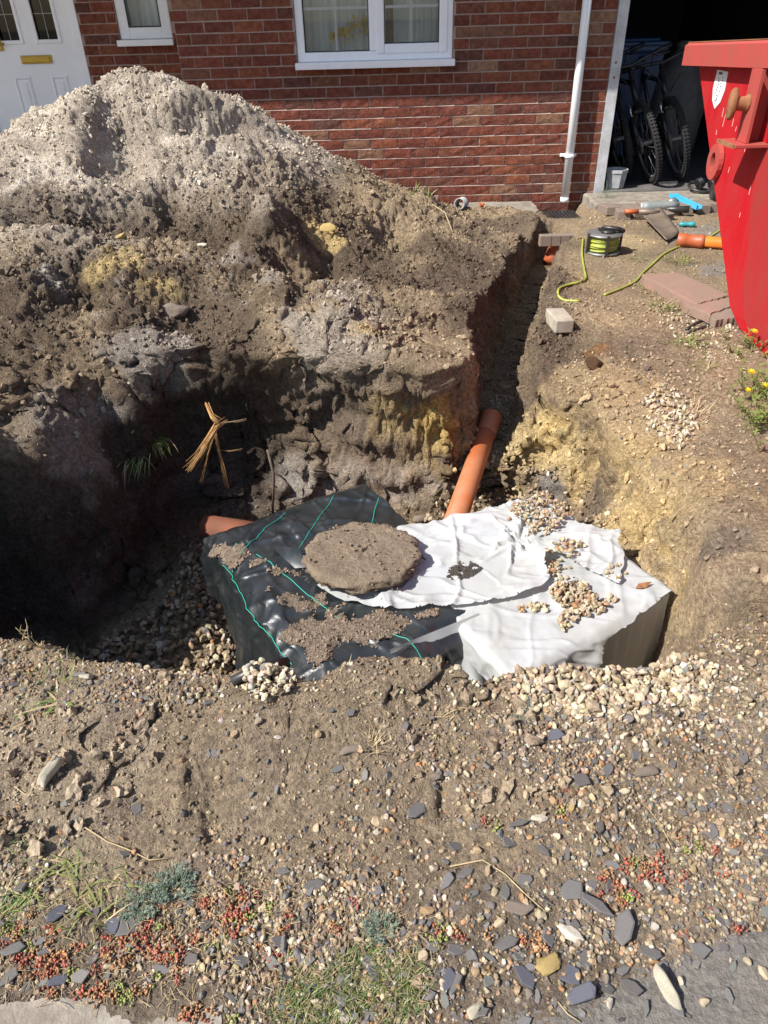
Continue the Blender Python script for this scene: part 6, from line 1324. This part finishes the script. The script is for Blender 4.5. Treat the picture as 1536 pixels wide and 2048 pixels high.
tuft('strap_weed', 300, 1852, 18, .045, .003, 'leaf', 'small bright green weed under the grey-green plant', spread=.008, up=.3, bend=.6, seed=62)
tuft('strap_weed', 445, 1870, 16, .04, .003, 'leafyellow', 'small yellow green weed in the middle foreground sedum', spread=.01, up=.3, bend=.6, seed=63)
tuft('strap_weed', 1034, 398, 34, .15, .009, 'leaf', 'broad-leaved green weed at the foot of the brick wall', spread=.02, up=.7, bend=.7, seed=7)
tuft('strap_weed', 983, 412, 30, .12, .007, 'leaf', 'lower green weed beside the broken grey pipe', spread=.03, up=.5, bend=.8, seed=8)
tuft('wall_weed', 828, 388, 16, .10, .006, 'leafyellow', 'pale yellow green weed against the wall behind the heap', spread=.015, up=1.2, bend=.5, seed=9)
tuft('wall_weed', 858, 392, 12, .08, .005, 'leafyellow', 'smaller pale weed just right along the wall', spread=.012, up=1.2, bend=.5, seed=91)
tuft('grass_tuft', 1366, 525, 60, .10, .003, 'leafyellow', 'yellow green grass tuft between cable and slabs', spread=.05, up=.6, bend=.9, seed=10)
tuft('grass_tuft', 1290, 575, 50, .09, .003, 'leafyellow', 'dry grass tuft at the corner of the pink slab', spread=.05, up=.5, bend=.9, seed=11)
tuft('grass_tuft', 1335, 615, 60, .09, .003, 'leafyellow', 'light green tuft in pale gravel before the pink slab', spread=.045, up=.8, bend=.7, seed=12)
tuft('grass_tuft', 1385, 690, 60, .12, .0025, 'leaf', 'dark green grass tuft below the black straps', spread=.04, up=.6, bend=1., seed=13)
tuft('grass_tuft', 1395, 735, 40, .10, .0025, 'leafyellow', 'pale grass tuft nearer the pit on the right bank', spread=.05, up=.5, bend=.9, seed=131)
tuft('grass_tuft', 1395, 825, 40, .10, .0016, 'straw', 'dry tangled tuft beside the pale gravel on the right bank', spread=.03, up=.7, bend=.9, seed=14)
tuft('grass_tuft', 1275, 520, 30, .07, .003, 'leaf', 'small green tuft near the spade', spread=.05, up=.5, bend=.9, seed=15)
tuft('grass_tuft', 1345, 412, 30, .07, .004, 'leaf', 'green weeds growing along the threshold behind the tool', spread=.06, up=.8, bend=.8, seed=16)
tuft('grass_tuft', 1215, 560, 26, .06, .003, 'leafgrey', 'sparse grey green tuft on bare soil below the reel', spread=.03, up=.4, bend=.9, seed=17)
tuft('dry_tuft', 1050, 1435, 44, .035, .0012, 'leafgrey', 'small grey dry tuft on soil under the pale gravel', spread=.012, up=.8, bend=.6, seed=18)
tuft('dry_tuft', 900, 1425, 40, .04, .0012, 'straw', 'small dry tuft with dark roots in the near soil', spread=.012, up=.8, bend=.8, seed=19)
tuft('dry_tuft', 745, 1490, 34, .06, .0011, 'straw', 'wispy dry tuft beside the half-buried stone', spread=.014, up=.9, bend=.6, seed=20)
tuft('dry_tuft', 700, 1365, 26, .03, .001, 'straw', 'fine dry grass on the soil mound before the crates', spread=.03, up=1.2, bend=.4, seed=201)
tuft('dry_tuft', 915, 1315, 30, .022, .0012, 'leafgrey', 'tiny grey tuft at the rim below the white fleece', spread=.015, up=.9, bend=.6, seed=202)
tuft('dry_tuft', 1120, 1302, 40, .03, .0014, 'leafgrey', 'tiny grey green sprig at the top of the pale gravel', spread=.012, up=.9, bend=.6, seed=203)
tuft('dry_tuft', 1500, 560, 20, .05, .002, 'leafyellow', 'hidden tuft by the skip foot', spread=.02, seed=204) if False else None
# grey-green cushion plants: many fine upright shoots
def cushion(px, py, rad, n, L, label, seed):
    r = random.Random(seed); h_ = on_ground(px, py)[0]; e_ = empty('cushion_plant', h_, 0, label, 'plant'); b = MB(); st_ = MB()
    for k in range(n):
        a = r.uniform(0, 6.28); q = rad*math.sqrt(r.random()); p = Vector((q*math.cos(a), q*math.sin(a)*.8, -.003)); d = Vector((p.x/rad*.9+r.gauss(0, .25), p.y/rad*.9+r.gauss(0, .25), 1)).normalized(); l = L*(1.1-.5*q/rad)*r.uniform(.6, 1.15)
        st_.tube([p, p+d*l], [.0010, .0006], 4, cap=False)
        for j in range(9):
            f = .25+.75*j/8; a2 = r.uniform(0, 6.28); blade(b, p+d*l*f, d*.55+Vector((math.cos(a2), math.sin(a2), .2)), .0085*r.uniform(.7, 1.2), .0011, .2, 0, 1)
    st_.build('stems', M['leafgrey'], e_); b.build('leaves', M['leafgrey'], e_)
cushion(350, 1772, .032, 110, .042, 'larger grey-green cushion plant on soil at the lower left', 41)
cushion(285, 1808, .036, 110, .032, 'lower grey-green cushion plant joined to the larger one', 42)
cushion(760, 1862, .020, 60, .040, 'grey-green cushion plant at the left of the grass patch', 43)
cushion(1212, 408, .035, 50, .19, 'upright grey-green plant at the foot of the garage jamb', 44)
# dry forked stalks at the near left rim
for k, (px, py, hh, lab) in enumerate(((66, 1290, .085, 'dry forked stalk left of the pair on the near left rim'), (110, 1292, .095, 'tall dry stalk with seed head on the near left rim'), (82, 1296, .04, 'short dry broken stalks between the taller ones'), (165, 1315, .07, 'dry curled stalk nearest the dark gravel'))):
    h_ = on_ground(px, py)[0]; e_ = empty('dry_stalk', h_, 0, lab, 'stalk'); b = MB(); r = random.Random(k+50)
    for j in range(5):
        p = Vector((r.gauss(0, .006), r.gauss(0, .006), -.005)); pts = [p]; d = Vector((r.gauss(0, .3), r.gauss(0, .3), 1)).normalized()
        for i in range(5): p = p+d*hh*r.uniform(.7, 1.1)/5; d = (d+Vector((r.gauss(0, .25), r.gauss(0, .25), 0))).normalized(); pts.append(p.copy())
        b.tube(pts, [.0014-.00018*i for i in range(6)], 5)
        for i in (2, 3, 4): blade(b, pts[i], Vector((r.gauss(0, 1), r.gauss(0, 1), .6)), hh*.25, .0009, .3, 0, 2)
    b.build('stems', M['straw'], e_)
# yellow-flowered weed along the right edge
def flower_plant(px, py, n, L, label, heads, seed):
    r = random.Random(seed); h_ = on_ground(px, py)[0]; e_ = empty('flowering_weed', h_, 0, label, 'plant'); b = MB(); st_ = MB()
    for k in range(n):
        a = r.uniform(0, 6.28); p = Vector((r.gauss(0, .06), r.gauss(0, .06), 0)); d = Vector((math.cos(a)*.6, math.sin(a)*.6, 1.1)).normalized(); pts = [p]; l = L*r.uniform(.5, 1.1)
        for i in range(4): p = p+d*l/4; d = (d+Vector((0, 0, -.12))).normalized(); pts.append(p.copy())
        st_.tube(pts, .0016, 4, cap=False)
        for i in range(1, 5):
            for j in range(3): a2 = r.uniform(0, 6.28); blade(b, pts[i], Vector((math.cos(a2), math.sin(a2), .5)), .035*r.uniform(.6, 1.2), .004, .6, 0, 2)
    st_.build('stems', M['leafyellow'], e_); b.build('leaves', M['leaf'], e_)
    for fx, fy in heads:
        dep = (h_-Vector(CAM)).dot(Vector(FW)); dd = ray(fx, fy); q = Vector(CAM+dd*dep*.985); c = q-h_; f = MB()
        for ring_, rr, zz in ((9, .020, 0), (9, .016, .004), (7, .010, .007)):
            for j in range(ring_):
                a = 2*math.pi*j/ring_+rr*90; blade(f, c+Vector((0, 0, zz)), Vector((math.cos(a), math.sin(a)-.5, .35)), rr, .006, .2, 0, 2)
        f.lathe([(.007, .004), (.005, .009), (.001, .010)], 8, Matrix.Translation(c)); o = f.build('flower', M['petal'], e_)
        sb = MB(); sb.tube([Vector((c.x*.3, c.y*.3, 0)), c*.6+Vector((0, 0, c.z*.15)), c], .0018, 5); sb.build('flower_stem', M['leaf'], e_)
flower_plant(1502, 700, 10, .08, 'small weed with one yellow flower in front of the skip corner', [(1508, 664)], 61)
flower_plant(1520, 800, 26, .16, 'leafy weed with yellow flowers at the right edge', [(1496, 782), (1530, 772), (1502, 745)], 62)
flower_plant(1530, 860, 24, .13, 'leafy green weed without flowers at the right edge', [], 63)
# torn root hanging under the rim
rp = Vector(at(436, 852, y=2.56)); e_ = empty('torn_root', rp, 0, 'splintered golden torn root hanging in the dark back corner of the pit', 'root'); r = random.Random(9)
def rpt(px, py, dy=0): return Vector(at(px, py, y=2.56+dy))-rp
def splinter(name, pts, w, n, m):
    b = MB()
    for k in range(n):
        o_ = Vector((r.gauss(0, w*1.1), r.gauss(0, w), r.gauss(0, w*1.2))); tw = r.uniform(.8, 1.3)
        b.tube([p+o_*(.3+.9*i*tw/len(pts))+Vector((r.gauss(0, w*.35), 0, r.gauss(0, w*.35))) for i, p in enumerate(pts)], [w*.22*r.uniform(.5, 1.5)*(1-.6*i/len(pts)) for i in range(len(pts))], 4)
    b.build(name, M[m], e_)
splinter('root_stem', [rpt(412, 806, .06), rpt(424, 832), rpt(440, 846, -.02)], .007, 16, 'wood')
splinter('splinter', [rpt(452, 842, .02), rpt(432, 855, -.02), rpt(412, 890, -.04), rpt(394, 918, -.05), rpt(378, 938, -.06)], .0085, 26, 'wood')
splinter('splinter', [rpt(430, 858), rpt(438, 900, -.01), rpt(446, 930, -.02), rpt(456, 974, -.02)], .005, 10, 'wood')
splinter('splinter', [rpt(428, 866), rpt(415, 910, -.01), rpt(402, 962, -.02)], .005, 10, 'wood')
splinter('splinter', [rpt(436, 900), rpt(460, 902, -.02), rpt(485, 898, -.03)], .002, 3, 'wood')
splinter('fibre', [rpt(450, 845), rpt(475, 842, -.03), rpt(492, 838, -.05)], .002, 4, 'straw')
# thin roots and twigs
def twig(name, pxs, rad, m, label, lift=.004, ys=None):
    pts = []
    for i, p in enumerate(pxs):
        h_ = on_ground(*p)[0] if ys is None else Vector(at(*p, y=ys)); pts.append(h_+Vector((0, 0, lift)))
    return tag(MB().tube(pts, rad, 5).build(name, M[m]), label, 'twig')
twig('straw_stalk', [(168, 1655), (215, 1685), (255, 1700), (300, 1722), (345, 1718)], .0014, 'straw', 'long pale straw stalk across the brown soil at the left')
twig('straw_stalk', [(900, 1735), (965, 1722), (1010, 1750), (1050, 1790), (1092, 1826)], .0014, 'straw', 'long bent pale stalk on the soil right of centre')
twig('straw_stalk', [(1115, 2005), (1135, 2030), (1160, 2046)], .0012, 'straw', 'short pale stalk at the bottom edge on tarmac')
twig('straw_stalk', [(30, 1575), (50, 1590), (72, 1592)], .0012, 'straw', 'short pale stalk beside the large pale flint')
twig('straw_stalk', [(1290, 1612), (1320, 1650), (1345, 1700)], .0010, 'straw', 'thin straw in the right-hand gravel')
twig('root_twig', [(865, 415), (890, 432), (905, 470)], .004, 'straw', 'pale bent root on the dark spoil near the wall', .02)
twig('root_twig', [(535, 900), (548, 950), (545, 1030)], .006, 'rootbrown', 'thin brown root hanging down the dark pit wall', 0, 2.62)
twig('root_twig', [(1020, 590), (1048, 600)], .002, 'straw', 'pale root poking from the trench side', .01)
twig('root_twig', [(1010, 622), (1045, 640), (1060, 628)], .002, 'straw', 'second pale root lower on the trench side', .01)
twig('root_twig', [(1155, 1052), (1190, 1036)], .007, 'rootbrown', 'dark root stub in the clay beside the white fleece', .02)
lf = Vector(fleece_surf(np.array([at(1285, 1178, z=ZTOP)[:2]]))[0]); b = MB()
vs = [(-.028, -.008, .004), (-.012, -.016, .010), (.008, -.008, .006), (.032, .014, .012), (.010, .010, .014), (-.014, .010, .008)]; b.add(vs+[(a, c, e2-.0012) for a, c, e2 in vs], [(0, 1, 2, 5), (5, 2, 4), (4, 2, 3), (11, 8, 7, 6), (10, 8, 11), (9, 8, 10)]+[(i, (i+1) % 6, 6+(i+1) % 6, 6+i) for i in range(6)]); o = b.build('dead_leaf', M['rust']); o.location = lf; tag(o, 'curled brown dead leaf on the right of the white fleece', 'leaf')

# sedum mats and the grass patch: ground cover nobody could count
g = np.random.default_rng(91)
def cover(regs, seed):
    P, S_, Cc = [], [], []; g = np.random.default_rng(seed)
    for (cx, cy_, rx, ry), n in regs:
        n = int(n*.7); k = max(2, n//14); cen = np.c_[g.normal(cx, rx*.55, k), g.normal(cy_, ry*.55, k)]
        for a, c in cen:
            h_, _ = on_ground(a, c); m_ = 14; red = g.random() < .5
            q = np.array(h_)+np.c_[g.normal(0, .006, m_), g.normal(0, .006, m_), g.uniform(.001, .009, m_)]; P.append(q); S_.append(g.uniform(.0013, .003, m_))
            base = np.array((.30, .085, .05) if red else ((.33, .17, .075) if g.random() < .7 else (.22, .24, .06))); Cc.append(np.clip(base*(1+g.normal(0, .2, (m_, 1))), .01, .8))
    P, S_, Cc = np.concatenate(P), np.concatenate(S_), np.concatenate(Cc); an = np.tile([[1, 1, 1.7]], (len(P), 1))
    scatter('sedum', P, S_, Cc, [I1], M['sedum'], .5, True, seed, 'red and orange sedum among the front gravel', an)
cover([((90, 1930, 90, 40), 400), ((260, 1900, 110, 50), 520), ((330, 1880, 80, 40), 340), ((210, 1985, 90, 14), 320), ((470, 1840, 80, 40), 420), ((440, 1800, 60, 25), 160), ((60, 1870, 60, 40), 220), ((400, 2030, 90, 15), 160), ((560, 1870, 70, 60), 160), ((970, 1650, 120, 30), 40), ((1240, 1780, 60, 40), 300), ((1160, 1620, 60, 30), 90), ((1320, 1720, 100, 60), 240), ((1050, 1880, 60, 30), 170), ((900, 1870, 60, 20), 120), ((1400, 1830, 60, 30), 130), ((1450, 1700, 60, 60), 110), ((660, 1830, 80, 40), 60)], 95)
def grass_patch(name, pxpoly, n, L, label, seed, cols, up=.9):
    g = np.random.default_rng(seed); r = random.Random(seed); poly = region(pxpoly, -.12); q = fill(poly, n, g); nz = fbm(q[:, 0]*14, q[:, 1]*14, q[:, 0]*0, 2, seed); b = MB(); cs = []
    for (a, c), z_ in zip(q, nz):
        if z_ < -.25: continue
        h, _ = GZ(a, c); n0 = len(b.v); an = r.uniform(0, 6.28); blade(b, (a, c, h-.002), (math.cos(an), math.sin(an), up*r.uniform(.3, 1.6)), L*r.uniform(.4, 1.2), .0011*r.uniform(.6, 1.3), 1.1*r.random(), 0, 3)
        k_ = cols[r.choices(range(len(cols)), [4, 3, 2])[0]]; cs += [tuple(q_*r.uniform(.8, 1.2) for q_ in k_)]*(len(b.v)-n0)
    o = link(name, np_mesh(name, np.array(b.v), np.array(b.f), np.array(cs), True), M['grass']); tag(o, label, None, None, 'stuff')
GC = [(.09, .12, .03), (.15, .16, .05), (.30, .25, .13)]
grass_patch('grass_patch', [(560, 1985), (640, 1950), (720, 1900), (770, 1875), (830, 1930), (860, 1990), (850, 2080), (520, 2090)], 2600, .032, 'short green and dry grass at the bottom edge', 71, GC)
grass_patch('sparse_grass', [(440, 1990), (560, 1950), (640, 1920), (620, 1990), (520, 2020)], 260, .028, 'sparse grass beside the concrete edging', 72, GC)
grass_patch('sparse_grass', [(0, 1700), (150, 1690), (260, 1780), (230, 1850), (0, 1880)], 420, .04, 'sparse grass at the lower left', 73, GC, .4)
grass_patch('sparse_grass', [(30, 1350), (180, 1340), (190, 1420), (60, 1440)], 160, .035, 'sparse grass at the near left rim', 74, GC, .5)
q = fill(region([(0, 1780), (500, 1760), (900, 1860), (850, 2048), (0, 2010)], -.12), 900, np.random.default_rng(75)); b = MB(); r = random.Random(75)
for a, c in q:
    h, _ = GZ(a, c); an = r.uniform(0, 6.28); l = r.uniform(.008, .03); p = Vector((a, c, h+r.uniform(.002, .007))); d = Vector((math.cos(an), math.sin(an), r.gauss(0, .15)))*l; b.tube([p, p+d*.5+Vector((0, 0, r.uniform(0, .004))), p+d], .0006, 3, cap=False)
tag(b.build('dry_litter', M['straw']), 'scattered dry stems over the sedum gravel', None, None, 'stuff')
